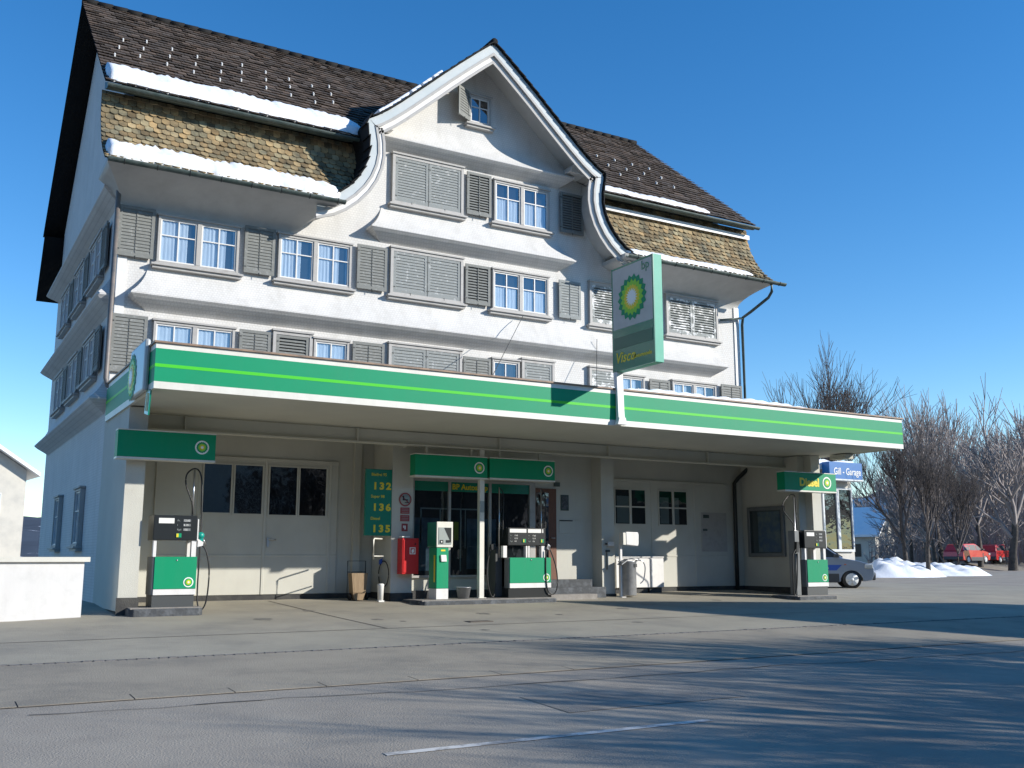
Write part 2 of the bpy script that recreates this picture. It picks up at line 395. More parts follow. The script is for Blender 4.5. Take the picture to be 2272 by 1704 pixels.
# cobble row between forecourt and pavement
mb = MB()
x = -6
while x < 24:
    wd = random.uniform(.10, .15); z = gz(x, 13) ; h = random.uniform(.004, .012)
    mb.box(x, x + wd - .02, 12.96 + random.uniform(0, .01), 13.05 - random.uniform(0, .01), z - .02, z + h); x += wd
struct(mb.build('kerb_setts', 'stone'))
mb = MB(); gbox(-6, 24, 12.945, 13.055, .002, 30); struct(mb.build('kerb_joint', 'joint'))
mb = MB()
x = -6
while x < 26:
    wd = random.choice([.95, 1.0, 1.05]); z = gz(x, 10.5)
    mb.add([(x, 10.31, gz(x, 10.31) + .010), (x + wd - .012, 10.31, gz(x, 10.31) + .010), (x + wd - .012, 10.6, gz(x, 10.6) + .010), (x, 10.6, gz(x, 10.6) + .010),
            (x, 10.3, gz(x, 10.3) - .05), (x + wd - .025, 10.3, gz(x, 10.3) - .05)], [(0, 1, 2, 3), (4, 5, 1, 0)]); x += wd
struct(mb.build('kerb', 'pave', recalc=False))
mb = MB(); gbox(-6, 26, 10.285, 10.62, .005, 30); struct(mb.build('gutter_joint', 'joint'))
mb = MB(); gbox(3.2, 6.4, 7.25, 7.34, .005, 8); gbox(-6.5, -3.3, 7.25, 7.34, .005, 8); gbox(12.9, 16.1, 7.25, 7.34, .005, 8); struct(mb.build('road_marking', 'road_mark'))
mb = MB(); z = gz(8.5, 15.6); mb.box(8.3, 8.75, 15.45, 15.7, z - .01, z + .012); mb.box(8.33, 8.72, 15.48, 15.67, z + .012, z + .014)
tag(mb.build('drain_cover', 'joint', loc=(8.5, 15.6, z)), 'small dark rectangular drain cover set in the concrete forecourt', 'drain cover')

# ------------------------------------------------------------------ HOUSE
YW = 20.75; XL = 3.07; XR = 19.72; YB = 31.0
house = thing('shingled_house', 'large white shingled house with curved central gable and mansard roof above the station', 'house', (11.23, 20.75, .14))
# roof profile in the (Y, z) plane
MANS = [(19.68, 8.57), (19.84, 8.69), (20.08, 8.87), (20.32, 9.12), (20.52, 9.42), (20.68, 9.75), (20.78, 10.05), (20.83, 10.44)]
UP0 = (20.42, 10.46); SL = .825; RIDGE = (25.9, 10.46 + .825 * (25.9 - 20.42))
CX = 11.23
HP = [(0, 13.42), (.44, 13.06), (.88, 12.68), (1.30, 12.31), (1.68, 11.96), (2.08, 11.60), (2.45, 11.27), (2.75, 11.02), (3.0, 10.84), (3.2, 10.72),
      (3.25, 10.60), (3.22, 10.42), (3.18, 10.2), (3.17, 9.95), (3.21, 9.72), (3.30, 9.48), (3.44, 9.25), (3.63, 9.03), (3.87, 8.83), (4.12, 8.68), (4.35, 8.58)]
def hpx(z):
    """half width of the gable roof outline at height z (steep and flared part included)"""
    if z >= HP[0][1]: return 0.0
    for (a, za), (b, zb) in zip(HP, HP[1:]):
        if za >= z >= zb: return a + (b - a) * (za - z) / (za - zb)
    return HP[-1][0]
# offset inward of the outline
def offs(d):
    full = [(-a, z) for a, z in HP[::-1]] + [(a, z) for a, z in HP[1:]]
    n = len(full); res = []
    for i, p in enumerate(full):
        if i == n // 2: # apex
            sl = math.atan2(.82, 1); res.append((0, p[1] - d / math.cos(sl))); continue
        a = full[max(i - 1, 0)]; b = full[min(i + 1, n - 1)]
        t = Vector((b[0] - a[0], b[1] - a[1])).normalized(); nn = Vector((t[1], -t[0]))
        if i in (0, n - 1): nn = Vector((0, -1)) if True else nn
        res.append((p[0] + nn[0] * d, p[1] + nn[1] * d))
    return [(CX + a, z) for a, z in res]
# walls : front with gable, sides, back
inner = offs(.07)
wallpoly = [(XL, 3.7), (XR, 3.7), (XR, 8.35)] + [(x, z) for x, z in inner[::-1] if z > 8.36] + [(XL, 8.35)]
mb = MB(); mb.prism(wallpoly, YW, YW + .2, 'Y')
mb.build('wall', 'shingle', house, label='white shingled front wall with curved gable')
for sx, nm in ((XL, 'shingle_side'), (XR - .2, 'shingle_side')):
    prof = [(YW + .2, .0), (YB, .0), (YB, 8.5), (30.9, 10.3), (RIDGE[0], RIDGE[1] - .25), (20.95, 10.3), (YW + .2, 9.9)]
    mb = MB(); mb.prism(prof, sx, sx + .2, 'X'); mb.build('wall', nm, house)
mb = MB(); mb.box(XL, XR, YB, YB + .2, 0, 8.5); mb.build('wall', 'shingle', house)

# flared skirts
def skirt(u0, u1, ztop, zlip, zbot, out, side, T, matn='shingle', flareL=True, flareR=True, name='skirt_roof'):
    prof = []
    n = 8
    for i in range(n + 1):
        t = i / n
        o = out * (t ** 2.1) * .96; prof.append((o, side * (t ** 2.1), ztop + (zlip - ztop) * t))
    prof.append((out, side, zlip)); prof.append((out, side, zlip - .03))
    for i in range(1, 7):
        t = i / 6; prof.append((out * (1 - t) ** 1.25, side * (1 - t) ** 1.25, zlip - .03 - (zlip - .03 - zbot) * t ** .8))
    mb = MB(T)
    rows = []
    for o, s_, z in prof:
        sl_ = s_ if flareL else 0; sr = s_ if flareR else 0
        rows.append([(u0 - sl_, z, 0), (u0 - sl_, z, o), (u1 + sr, z, o), (u1 + sr, z, 0)])
    nr = len(rows); vs = [p for r in rows for p in r]
    fs = [(i * 4 + j, i * 4 + j + 1, (i + 1) * 4 + j + 1, (i + 1) * 4 + j) for i in range(nr - 1) for j in range(3)]
    mb.add(vs, fs, 0, False)
    return mb.build(name, matn, house)
FT = lambda u, v, w_: (u, YW - w_, v)          # front wall frame: u right, v up, w out
ST = lambda u, v, w_: (XL - w_, u, v)          # left side wall frame
skirt(3.66, 18.62, 6.93, 6.20, 5.90, .36, .36, FT)
skirt(8.72, 13.58, 9.12, 8.44, 8.17, .36, .36, FT)
skirt(8.80, 13.62, 11.25, 10.66, 10.40, .36, .30, FT)
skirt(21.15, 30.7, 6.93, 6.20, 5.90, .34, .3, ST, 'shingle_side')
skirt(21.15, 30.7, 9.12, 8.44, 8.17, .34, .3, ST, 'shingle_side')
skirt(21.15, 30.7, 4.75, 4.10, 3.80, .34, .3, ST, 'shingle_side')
# corner boards
for x0 in (XL - .01, XR - .17):
    mb = MB(); mb.box(x0, x0 + .18, YW - .03, YW - .002, 3.6, 8.0); mb.build('corner_board', 'white', house)

# ---- windows and shutters
def window(u0, u1, v0, v1, T=FT, n=2, sill=True, curtain='side', bars='cross', fm='trim', head=True, y0=.004, half=False):
    """n sashes inside one grey frame"""
    fw = .055; mb = MB(T)
    a0, a1, b0, b1 = u0 - fw, u1 + fw, v0 - fw * .6, v1 + fw
    mb.box(a0, u0, b0, b1, y0, .10); mb.box(u1, a1, b0, b1, y0, .10)
    mb.box(u0, u1, v1, b1, y0, .097); mb.box(u0, u1, b0, v0, y0, .097)
    gap = .10 if n == 2 else 0
    cw = (u1 - u0 - gap * (n - 1)) / n
    for i in range(n - 1):
        c = u0 + (cw + gap) * i + cw; mb.box(c, c + gap, v0, v1, y0, .099)
    if head: mb.box(a0 - .03, a1 + .03, b1, b1 + .045, y0, .13)
    fr = mb.build('window', fm, house, bev=.006, seg=1)
    for i in range(n):
        x0 = u0 + (cw + gap) * i; x1 = x0 + cw
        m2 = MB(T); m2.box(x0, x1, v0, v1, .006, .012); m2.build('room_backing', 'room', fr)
        # curtain, wavy
        segs = 26
        def panel(ca, cb, z0, z1, zz):
            rows = [[], []]
            for k in range(segs + 1):
                t = k / segs; u = ca + (cb - ca) * t; wv = .030 + .009 * math.sin(t * (cb - ca) * 75 + i * 2) + .004 * math.sin(t * 31)
                rows[0].append((u, z0, wv)); rows[1].append((u + .012 * math.sin(t * 9), z1, wv))
            m3 = MB(T); m3.grid(rows); return m3
        if curtain:
            if curtain == 'side':
                m3 = panel(x0 + .01, x0 + cw * random.uniform(.60, .78), v0 + .01, v1 - .01, 0)
                m4 = panel(x1 - cw * random.uniform(.0, .12) - .01, x1 - .01, v0 + .01, v1 - .01, 0); o4 = len(m3.v)
                m3.v += m4.v; m3.f += [tuple(q + o4 for q in f) for f in m4.f]; m3.m += m4.m; m3.sm += m4.sm; m3.tint += m4.tint
            elif curtain == 'cafe':
                m3 = panel(x0 + .01, x1 - .05, v0 + .01, v0 + (v1 - v0) * .62, 0)
            else:
                m3 = panel(x0 + .01, x1 - .01, v0 + .01, v1 - .01, 0)
            m3.build('curtain', 'curtain', fr, recalc=False)
        m5 = MB(T); m5.add([(x0, v0, .052), (x1, v0, .052), (x1, v1, .052), (x0, v1, .052)], [(0, 1, 2, 3)]); m5.build('pane', 'glass', fr, recalc=False)
        m6 = MB(T); b = .028
        m6.box(x0, x0 + b, v0, v1, .045, .075); m6.box(x1 - b, x1, v0, v1, .045, .075)
        m6.box(x0 + b, x1 - b, v0, v0 + b, .045, .073); m6.box(x0 + b, x1 - b, v1 - b, v1, .045, .073)
        cxm = (x0 + x1) / 2; m6.box(cxm - .013, cxm + .013, v0 + b, v1 - b, .046, .072)
        if bars == 'cross':
            hz = v0 + (v1 - v0) * .62; m6.box(x0 + b, cxm - .013, hz - .011, hz + .011, .046, .069); m6.box(cxm + .013, x1 - b, hz - .011, hz + .011, .046, .069)
        m6.build('sash', 'white', fr)
    if sill:
        m7 = MB(T); m7.box(a0 - .10, a1 + .10, b0 - .075, b0 - .035, y0, .17); m7.box(a0 - .07, a1 + .07, b0 - .13, b0 - .077, y0, .12)
        m7.box(a0 - .03, a1 + .03, b0 - .033, b0, y0, .11); m7.build('sill', 'trim', fr)
    return fr

def shutter(u0, u1, v0, v1, T=FT, m='shutter', w0=.075, mid=True, open_lou=False):
    mb = MB(T); s = .065; th = .03
    mb.box(u0, u0 + s, v0, v1, w0, w0 + th); mb.box(u1 - s, u1, v0, v1, w0, w0 + th)
    mb.box(u0 + s, u1 - s, v0, v0 + s + .02, w0 + .001, w0 + th - .001); mb.box(u0 + s, u1 - s, v1 - s, v1, w0 + .001, w0 + th - .001)
    n = max(4, int((v1 - v0 - 2 * s) / .066)); pitch_ = (v1 - v0 - 2 * s - .02) / n
    for i in range(n):
        z = v0 + s + .02 + pitch_ * i
        k = .55 if open_lou else 1.25
        mb.add([(u0 + s, z - .004, w0 + th - .002), (u1 - s, z - .004, w0 + th - .002), (u1 - s, z + pitch_ * k, w0 + .004), (u0 + s, z + pitch_ * k, w0 + .004),
                (u0 + s, z - .012, w0 + th - .009), (u1 - s, z - .012, w0 + th - .009), (u1 - s, z + pitch_ * k - .008, w0 - .002), (u0 + s, z + pitch_ * k - .008, w0 - .002)],
               [(0, 1, 2, 3), (7, 6, 5, 4), (0, 4, 5, 1), (3, 2, 6, 7)])
    if mid:
        c = (u0 + u1) / 2
        for i in range(n):
            z = v0 + s + .02 + pitch_ * i; mb.box(c - .010, c + .010, z - .006, z + pitch_ * .72, w0 + th - .004, w0 + th + .006)
    sh = mb.build('shutter', m, house)
    # dark backing behind louvres, hinge straps
    m2 = MB(T); m2.box(u0 + .02, u1 - .02, v0 + .02, v1 - .02, w0 - .03, w0 - .012); m2.build('backing_board', 'darkgrey' if open_lou else m, sh)
    m3 = MB(T)
    for z in (v0 + .12, v1 - .16): m3.box(u0 - .025, u0 + .045, z, z + .022, w0 + th, w0 + th + .008)
    m3.tube([((u0 + u1) / 2, v0 + .02, w0 + th + .005), ((u0 + u1) / 2, v0 - .05, w0 + th + .012)], .008, 5)
    m3.build('hinge', 'iron', sh)
    return sh

# row 2 (first floor above the canopy)
shutter(3.02, 3.72, 6.97, 8.02)
window(3.84, 5.40, 6.97, 7.87); shutter(5.57, 6.23, 6.98, 8.02)
window(6.36, 7.94, 6.99, 7.90); shutter(8.13, 8.86, 6.99, 8.02)
def closed_pair(u0, u1, v0, v1, T=FT, m='peel', leaves=2, sill=True, open_lou=False, ms=None):
    mb = MB(T); fw = .07
    mb.box(u0 - fw, u0, v0 - .04, v1 + fw, .004, .10); mb.box(u1, u1 + fw, v0 - .04, v1 + fw, .004, .10)
    mb.box(u0, u1, v1, v1 + fw, .004, .097); mb.box(u0, u1, v0 - .04, v0, .004, .097)
    mb.box(u0 - fw - .02, u1 + fw + .02, v1 + fw, v1 + fw + .04, .004, .13)
    w_ = (u1 - u0) / leaves
    fr = mb.build('window_frame', 'trim', house)
    for i in range(leaves):
        shutter(u0 + w_ * i + .008, u0 + w_ * (i + 1) - .008, v0, v1, T, (ms[i] if ms else m), mid=False, w0=.055, open_lou=open_lou)
    if sill:
        m7 = MB(T); m7.box(u0 - .15, u1 + .15, v0 - .115, v0 - .075, .004, .17); m7.box(u0 - .12, u1 + .12, v0 - .17, v0 - .117, .004, .12)
        m7.box(u0 - .09, u1 + .09, v0 - .073, v0 - .04, .004, .11)
        m7.build('sill', 'trim', fr)
closed_pair(9.02, 10.77, 7.02, 8.00); shutter(10.90, 11.58, 7.00, 7.98, m='shutter', open_lou=True)
window(11.70, 13.22, 7.00, 7.90, curtain='cafe'); shutter(13.58, 14.24, 6.98, 7.96, m='peel')
closed_pair(14.60, 15.45, 6.98, 7.98, leaves=1, m='peelwhite', open_lou=True)
closed_pair(17.12, 18.82, 7.0, 7.98, m='peelwhite', ms=['peelwhite', 'peelwhite'], open_lou=True)
# row 1
shutter(3.02, 3.70, 4.60, 5.77)
window(3.87, 5.40, 4.72, 5.66, curtain='all', sill=False); shutter(5.55, 6.22, 4.62, 5.74)
closed_pair(6.34, 7.08, 4.7, 5.72, leaves=1, m='shutter', sill=False, open_lou=True)
window(7.23, 7.94, 4.72, 5.66, n=1, curtain='all', sill=False); shutter(8.08, 8.84, 4.62, 5.76)
closed_pair(9.02, 10.76, 4.7, 5.74, sill=False); shutter(10.86, 11.60, 4.62, 5.70)
window(11.70, 12.36, 4.72, 5.66, n=1, curtain=None, sill=False); closed_pair(12.55, 13.36, 4.7, 5.72, leaves=1, sill=False)
closed_pair(14.56, 15.36, 4.7, 5.72, leaves=1, m='peelwhite', sill=False)
window(15.44, 16.2, 4.72, 5.62, n=1, curtain='side', sill=False); shutter(16.42, 17.1, 4.62, 5.66)
window(17.24, 18.68, 4.72, 5.62, curtain='side', sill=False); shutter(18.92, 19.68, 4.62, 5.74)
# row 3 in the gable
closed_pair(9.02, 10.76, 9.22, 10.30); shutter(10.92, 11.60, 9.24, 10.32, open_lou=True)
window(11.74, 13.26, 9.22, 10.20, curtain='cafe'); shutter(13.64, 14.36, 9.24, 10.32, m='shutter', open_lou=True)
# small attic window and its half open shutter
window(11.02, 11.53, 11.66, 12.30, n=1, curtain=None)
def ST2(u, v, w_):
    a = math.radians(30)   # leaf swings on its hinge at u = 10.98
    return (10.98 - math.cos(a) * u + math.sin(a) * w_, YW - .07 - math.sin(a) * u - math.cos(a) * w_, v)
shutter(.0, .52, 11.64, 12.40, T=ST2, w0=.0, mid=False)
# side wall openings
for v0, v1 in ((4.85, 5.7), (7.05, 7.95)):
    for u in (22.6, 25.2, 27.8):
        window(u, u + 1.5, v0, v1, T=ST, curtain='side')
        shutter(u - .78, u - .12, v0 - .03, v1 + .06, T=ST, mid=False)
for u in (23.0, 26.6): window(u, u + .8, 1.3, 2.4, T=ST, n=1, curtain=None)

# ---- roof
def arc(path):
    L_ = [0]
    for a, b in zip(path, path[1:]): L_.append(L_[-1] + math.hypot(b[0] - a[0], b[1] - a[1]))
    return L_
def at_arc(path, L_, s):
    s = max(0, min(s, L_[-1]))
    for i in range(len(L_) - 1):
        if s <= L_[i + 1] or i == len(L_) - 2:
            t = (s - L_[i]) / (L_[i + 1] - L_[i]); a, b = path[i], path[i + 1]
            d = ((b[0] - a[0]), (b[1] - a[1])); n = math.hypot(*d)
            return (a[0] + d[0] * t, a[1] + d[1] * t), (d[0] / n, d[1] / n)
def tiles(path, xr, tw, ex, matn, name, parent, lift=.03, rnd=True, var=.35, warm=0.0, s0=0):
    L_ = arc(path); mb = MB(); rows = int(L_[-1] / ex) + 1
    for r in range(rows):
        s = s0 + r * ex
        if s > L_[-1] - .03: break
        (y, z), d = at_arc(path, L_, s); (y2, z2), _ = at_arc(path, L_, min(s + ex * 1.25, L_[-1]))
        n = (-d[1], d[0])   # outward normal (towards -Y/up)
        for (xa, xb) in xr(z):
            k = int((xb - xa) / tw) + 2
            off = (r % 2) * tw / 2
            x = xa - off
            while x < xb - .02:
                x0 = max(x + .004, xa); x1 = min(x + tw - .004, xb)
                if x1 - x0 > .04:
                    jl = lift * random.uniform(.8, 1.5); dz = random.uniform(-.012, .012)
                    def P(u, t, h):  # t along slope 0 bottom 1 top
                        yy = y + (y2 - y) * t + n[0] * h; zz = z + (z2 - z) * t + n[1] * h
                        return (u, yy, zz)
                    w_ = x1 - x0; b = ex * .28 / (ex * 1.25) if rnd else .0
                    lo = dz
                    ul = [P(x0, b + lo, jl), P(x0 + w_ * .18, b * .35 + lo, jl), P(x0 + w_ * .5, lo, jl), P(x0 + w_ * .82, b * .35 + lo, jl), P(x1, b + lo, jl), P(x1, 1, .004), P(x0, 1, .004)]
                    dl = [P(x0, b + lo, jl - .018), P(x0 + w_ * .18, b * .35 + lo, jl - .018), P(x0 + w_ * .5, lo, jl - .018), P(x0 + w_ * .82, b * .35 + lo, jl - .018), P(x1, b + lo, jl - .018)]
                    v = random.uniform(1 - var, 1 + var * .5); hu = random.uniform(-warm, warm)
                    mb.add(ul + dl, [(0, 1, 2, 3, 4, 5, 6), (0, 7, 8, 1), (1, 8, 9, 2), (2, 9, 10, 3), (3, 10, 11, 4)], 0, False, (v * (1 + hu), v, v * (1 - hu)))
                x += tw
    return mb.build(name, matn, parent, recalc=False)
XV0, XV1 = 2.55, 20.25
mans_x = lambda z: [(XV0, CX - hpx(z) + .02), (CX + hpx(z) - .02, XV1)]
# boarding under the tiles, one roof part per side
def mback(path, xr, m, name, par, side, label):
    mb = MB(); rows = []
    for y, z in path:
        a, b = xr(z)[side]; rows.append([(a, y, z - .004), (b, y, z - .004)])
    mb.grid(rows, sm=False)
    o = mb.build(name, m, par, recalc=False, label=label)
    return o
UPP = [UP0, (21.22, 10.46 + .825 * .8), (RIDGE[0], RIDGE[1])]
def up_x(z):
    h = hpx(z) if z > 10.6 else hpx(10.6)
    return [(XV0, CX - h + .02), (CX + h - .02, XV1)]
for sd, nm_ in ((0, 'left'), (1, 'right')):
    roof = mback(MANS, mans_x, 'tile_dark', 'roof', house, sd, 'lower mansard slope with mossy beaver tail tiles, ' + nm_ + ' of the gable')
    tiles(MANS, lambda z: [mans_x(z)[sd]], .17, .145, 'tile_old', 'tiling', roof, var=.5, warm=.12)
    roof2 = mback(UPP, up_x, 'tile_dark', 'roof', house, sd, 'dark brown upper roof slope, ' + nm_ + ' of the gable')
    tiles(UPP, lambda z: [up_x(z)[sd]], .21, .24, 'tile_dark', 'tiling', roof2, lift=.04, rnd=False, var=.4, warm=.08)
mb = MB(); mb.grid([[(XV0, RIDGE[0], RIDGE[1]), (XV1, RIDGE[0], RIDGE[1])], [(XV0, 31.5, 10.3), (XV1, 31.5, 10.3)], [(XV0, 31.0, 10.2), (XV1, 31.0, 10.2)], [(XV0, 32.1, 8.5), (XV1, 32.1, 8.5)]], sm=False)
mb.build('roof', 'tile_dark', house, label='rear slope of the roof')
mb = MB()
x = XV0
while x < XV1 - .1:
    mb.tube([(x, RIDGE[0], RIDGE[1] + .02), (x + .38, RIDGE[0], RIDGE[1] + .035)], .095, 8); x += .36
mb.build('ridge_cap', 'tile_dark', house)
# snow guards, small hooks on the upper slope
mb = MB()
for (xa, xb, n) in ((2.9, 8.6, 10), (14.6, 19.2, 7)):
    for r in range(3):
        for i in range(n):
            y = 22.0 + .62 * r + (.0 if xa > 10 else .55 * ((i * 3) % 4) * .2); x = xa + (xb - xa) * i / n + (.16 * r if xa < 10 else .04 * r)
            z = UP0[1] + SL * (y - UP0[0])
            if x > CX - hpx(z) and x < CX + hpx(z): continue
            mb = MB(); mb.obox((x, y - .03, z + .06), (.014, 0, 0), (0, .03, .026), (0, -.008, .028)); mb.build('snow_hook', 'paper', house)
# upper eave: soffit, band and gutters
def eave_parts():
    for (xa, xb) in ((XV0 + .05, CX - 3.24), (CX + 3.24, XV1 + .08)):
        mb = MB(); mb.prism([(20.82, 10.46), (20.48, 10.34), (20.44, 10.35), (20.44, 10.43), (20.52, 10.48), (20.82, 10.62)], xa, xb - .12, 'X'); mb.build('eave_soffit', 'gutter', house)
        mb = MB(); seg = 7
        pts = [(20.385 + .065 * math.cos(math.pi + math.pi * i / seg), 10.40 + .065 * math.sin(math.pi + math.pi * i / seg)) for i in range(seg + 1)]
        pts += [(p[0] * .985 + 20.24 * .015 - 0 * 0, p[1]) for p in []]
        ptsI = [(20.385 + .052 * math.cos(math.pi + math.pi * i / seg), 10.405 + .052 * math.sin(math.pi + math.pi * i / seg)) for i in range(seg, -1, -1)]
        mb.prism(pts + ptsI, xa, xb, 'X'); mb.build('gutter', 'gutter', house)
eave_parts()
mb = MB(); mb.box(CX + 3.2, 20.22, 20.68, 20.775, 10.12, 10.22); mb.box(CX + 3.2, 20.22, 20.665, 20.68, 10.10, 10.225); mb.build('flashing', 'white', house, label='white flashing strip at the top of the right mansard')
# lower eave: cove soffit and gutter
def cove(xw0, xf0, xw1, xf1, capR=False):
    n = 10; rows = []
    for i in range(n + 1):
        t = i / n; o = .95 * (t ** 1.9); z = 7.96 + .58 * t ** .9
        rows.append([(xw0 + (xf0 - xw0) * t ** 1.9, YW - o, z), (xw1 + (xf1 - xw1) * t ** 1.9, YW - o, z)])
    rows.append([(xf0, YW - 1.0, 8.56), (xf1, YW - 1.0, 8.56)]); rows.append([(xf0, YW - 1.02, 8.64), (xf1, YW - 1.02, 8.64)])
    mb = MB(); mb.grid(rows)
    # side cheek returning to the wall
    for c, on in ((0, True), (1, True)):
        vs = [r[c] for r in rows] + [(r[c][0], YW + .15, r[c][2]) for r in rows]; k = len(rows)
        mb.add(vs, [(i, i + 1, k + i + 1, k + i) for i in range(k - 1)], 0, True)
    return mb.build('eave_cove', 'soffit', house, recalc=False)
cove(XL, 2.62, 6.72, 7.35)
cove(15.75, 15.0, XR, 20.15)
def gutter(xa, xb, yc, zc, r=.075):
    seg = 8
    pts = [(yc + r * math.cos(math.pi + math.pi * i / seg), zc + r * math.sin(math.pi + math.pi * i / seg)) for i in range(seg + 1)]
    ins = [(yc + (r - .012) * math.cos(math.pi + math.pi * i / seg), zc + .004 + (r - .012) * math.sin(math.pi + math.pi * i / seg)) for i in range(seg, -1, -1)]
    mb = MB(); mb.prism(pts + ins, xa, xb, 'X'); g = mb.build('gutter', 'gutter', house)
    mb = MB(); x = xa + .3
    while x < xb:
        mb.tube([(x, yc - r - .008, zc + .01), (x, yc - r * .7, zc - r * .75), (x, yc, zc - r - .01), (x, yc + r, zc - .02)], .011, 5); x += .62
    mb.build('gutter_bracket', 'iron', g)
gutter(2.6, 7.42, 19.64, 8.575); gutter(15.0, 20.5, 19.64, 8.575)
mb = MB(); mb.tube([(20.02, 19.68, 8.53), (20.02, 19.68, 8.30), (20.0, 19.8, 8.15), (19.86, 20.35, 7.85), (19.78, 20.6, 7.72), (19.775, 20.64, 7.5), (19.775, 20.64, 4.2)], .042, 10)
mb.tube([(19.78, 20.6, 7.70), (18.95, 20.62, 7.55)], .03, 8)
mb.build('downpipe', 'gutter', house)
mb = MB(); mb.tube([(2.98, 20.62, 8.45), (2.98, 20.62, 4.45), (3.02, 20.6, 4.3), (3.1, 20.5, 4.25)], .05, 10); mb.build('downpipe', 'pipe_side', house)

# gable roof sweep and boards
def sweep(o0, o1, y0, y1, matn, name, bev=0, sel=None):
    A = offs(o0); B = offs(o1)
    mb = MB(); n = len(A)
    vs = [(a[0], y0, a[1]) for a in A] + [(b[0], y0, b[1]) for b in B] + [(a[0], y1, a[1]) for a in A] + [(b[0], y1, b[1]) for b in B]
    fs = []
    for i in range(n - 1):
        fs += [(i, i + 1, n + i + 1, n + i), (2 * n + i, 3 * n + i, 3 * n + i + 1, 2 * n + i + 1), (i, 2 * n + i, 2 * n + i + 1, i + 1), (n + i, n + i + 1, 3 * n + i + 1, 3 * n + i)]
    fs += [(0, n, 3 * n, 2 * n), (n - 1, 3 * n - 1, 4 * n - 1, 2 * n - 1)]
    mb.add(vs, fs); return mb.build(name, matn, house)
sweep(.004, .21, 19.90, 19.95, 'verge', 'verge_board')
sweep(.19, .25, 19.88, 19.91, 'trim', 'verge_moulding')
sweep(.21, .36, 19.95, 20.0, 'white', 'verge_board')
sweep(.34, .40, 19.93, 19.97, 'trim', 'verge_moulding')
sweep(.07, .10, 20.0, YW + .02, 'soffit', 'gable_soffit')
# gable roof covering running back into the main roof
full = offs(0.0); n = len(full); rows0 = []; rows1 = []
for x, z in full:
    if z >= 10.72: yb = UP0[0] + (z - UP0[1]) / SL + .15
    else: yb = 20.9
    rows0.append((x, 19.955, z)); rows1.append((x, yb, z))
mb = MB(); mb.grid([rows0, rows1], sm=False)
A = offs(.035); mb.grid([[(x, 19.955, z) for x, z in A], [(p[0], p[1], q[1]) for p, q in zip(rows1, A)]], sm=False)
groof = mb.build('roof', 'tile_dark', house, recalc=False, label='dark tiled roof of the central gable')
# stepped tile ends along the verge
mb = MB(); Lf = arc(full); s = .05
while s < Lf[-1] - .05:
    (x, z), d = at_arc(full, Lf, s); nx, nz = -d[1], d[0]
    if z > 8.62:
        up = 1 if x < CX else -1
        e = .012 * up
        mb.obox((x + nx * .022, 20.02, z + nz * .022), (d[0] * .15 + nx * e * -1, 0, d[1] * .15 + nz * e * -1), (0, .20 + random.uniform(0, .01), 0), (nx * .011, 0, nz * .011))
    s += .26
mb.build('verge_tile', 'tile_dark', groof)
mb = MB(); mb.tube([(CX, 19.84, 13.45), (CX, 24.2, 13.5)], .09, 8); mb.build('ridge_cap', 'tile_dark', house)
# the pale shelf brackets at the kinks
for sgn in (-1, 1):
    mb = MB(); mb.prism([(CX + sgn * 2.45, 10.75), (CX + sgn * 2.95, 10.72), (CX + sgn * 2.6, 10.98)], YW - .5, YW - .004, 'Y'); mb.build('bracket', 'white', house)

# ---- ground floor
# walls with openings drawn as recessed door leaves
mb = MB()
mb.box(XL, 8.68, YW, YW + .2, .0, 3.7); mb.box(14.07, XR, YW, YW + .2, .0, 3.7); mb.box(9.17, 14.07, 20.05, 20.25, .0, 3.62)
mb.box(8.2, 8.35, YW - .12, YW - .002, .1, 3.6)
mb.build('wall', 'render', house, label='cream rendered ground floor wall')
mb = MB(); mb.box(XL, 3.39, 18.3, YW - .002, .1, 3.598); mb.build('wing_wall', 'render', house)
mb = MB(); mb.box(19.60, 19.86, 18.66, YW - .002, .1, 3.598); mb.box(19.84, 20.16, 18.42, 19.2, .1, 3.61); mb.build('wing_wall', 'render', house)
mb = MB(); mb.box(8.68, 9.17, 19.7, YW - .002, .1, 3.598); mb.build('pillar', 'render', house)
mb = MB(); mb.box(14.07, 14.44, 19.65, YW - .002, .05, 3.598); mb.build('pillar', 'render', house)
mb = MB()
mb.box(3.39, 8.68, YW - .03, YW - .003, -.1, .25); mb.box(14.44, 19.6, YW - .03, YW - .003, -.1, .25)
mb.box(8.66, 9.19, 19.68, 19.699, -.1, .27); mb.box(8.655, 8.679, 19.68, YW - .05, -.1, .27); mb.box(9.19, 12.3, 20.02, 20.049, -.1, .30)
mb.box(14.04, 14.46, 19.63, 19.649, -.1, .16); mb.box(14.045, 14.069, 19.65, 20.04, -.1, .16); mb.box(19.575, 19.599, 18.66, 20.71, -.1, .25)
mb.box(XL - .02, 3.41, 18.27, 18.299, -.1, .33); mb.box(19.82, 20.18, 18.395, 18.419, -.1, .3)
mb.build('plinth', 'plinth', house)
mb = MB(); mb.box(XL - .02, XR, YW - .10, YW - .004, 2.98 + .65, 3.75); mb.build('string_course', 'render', house)

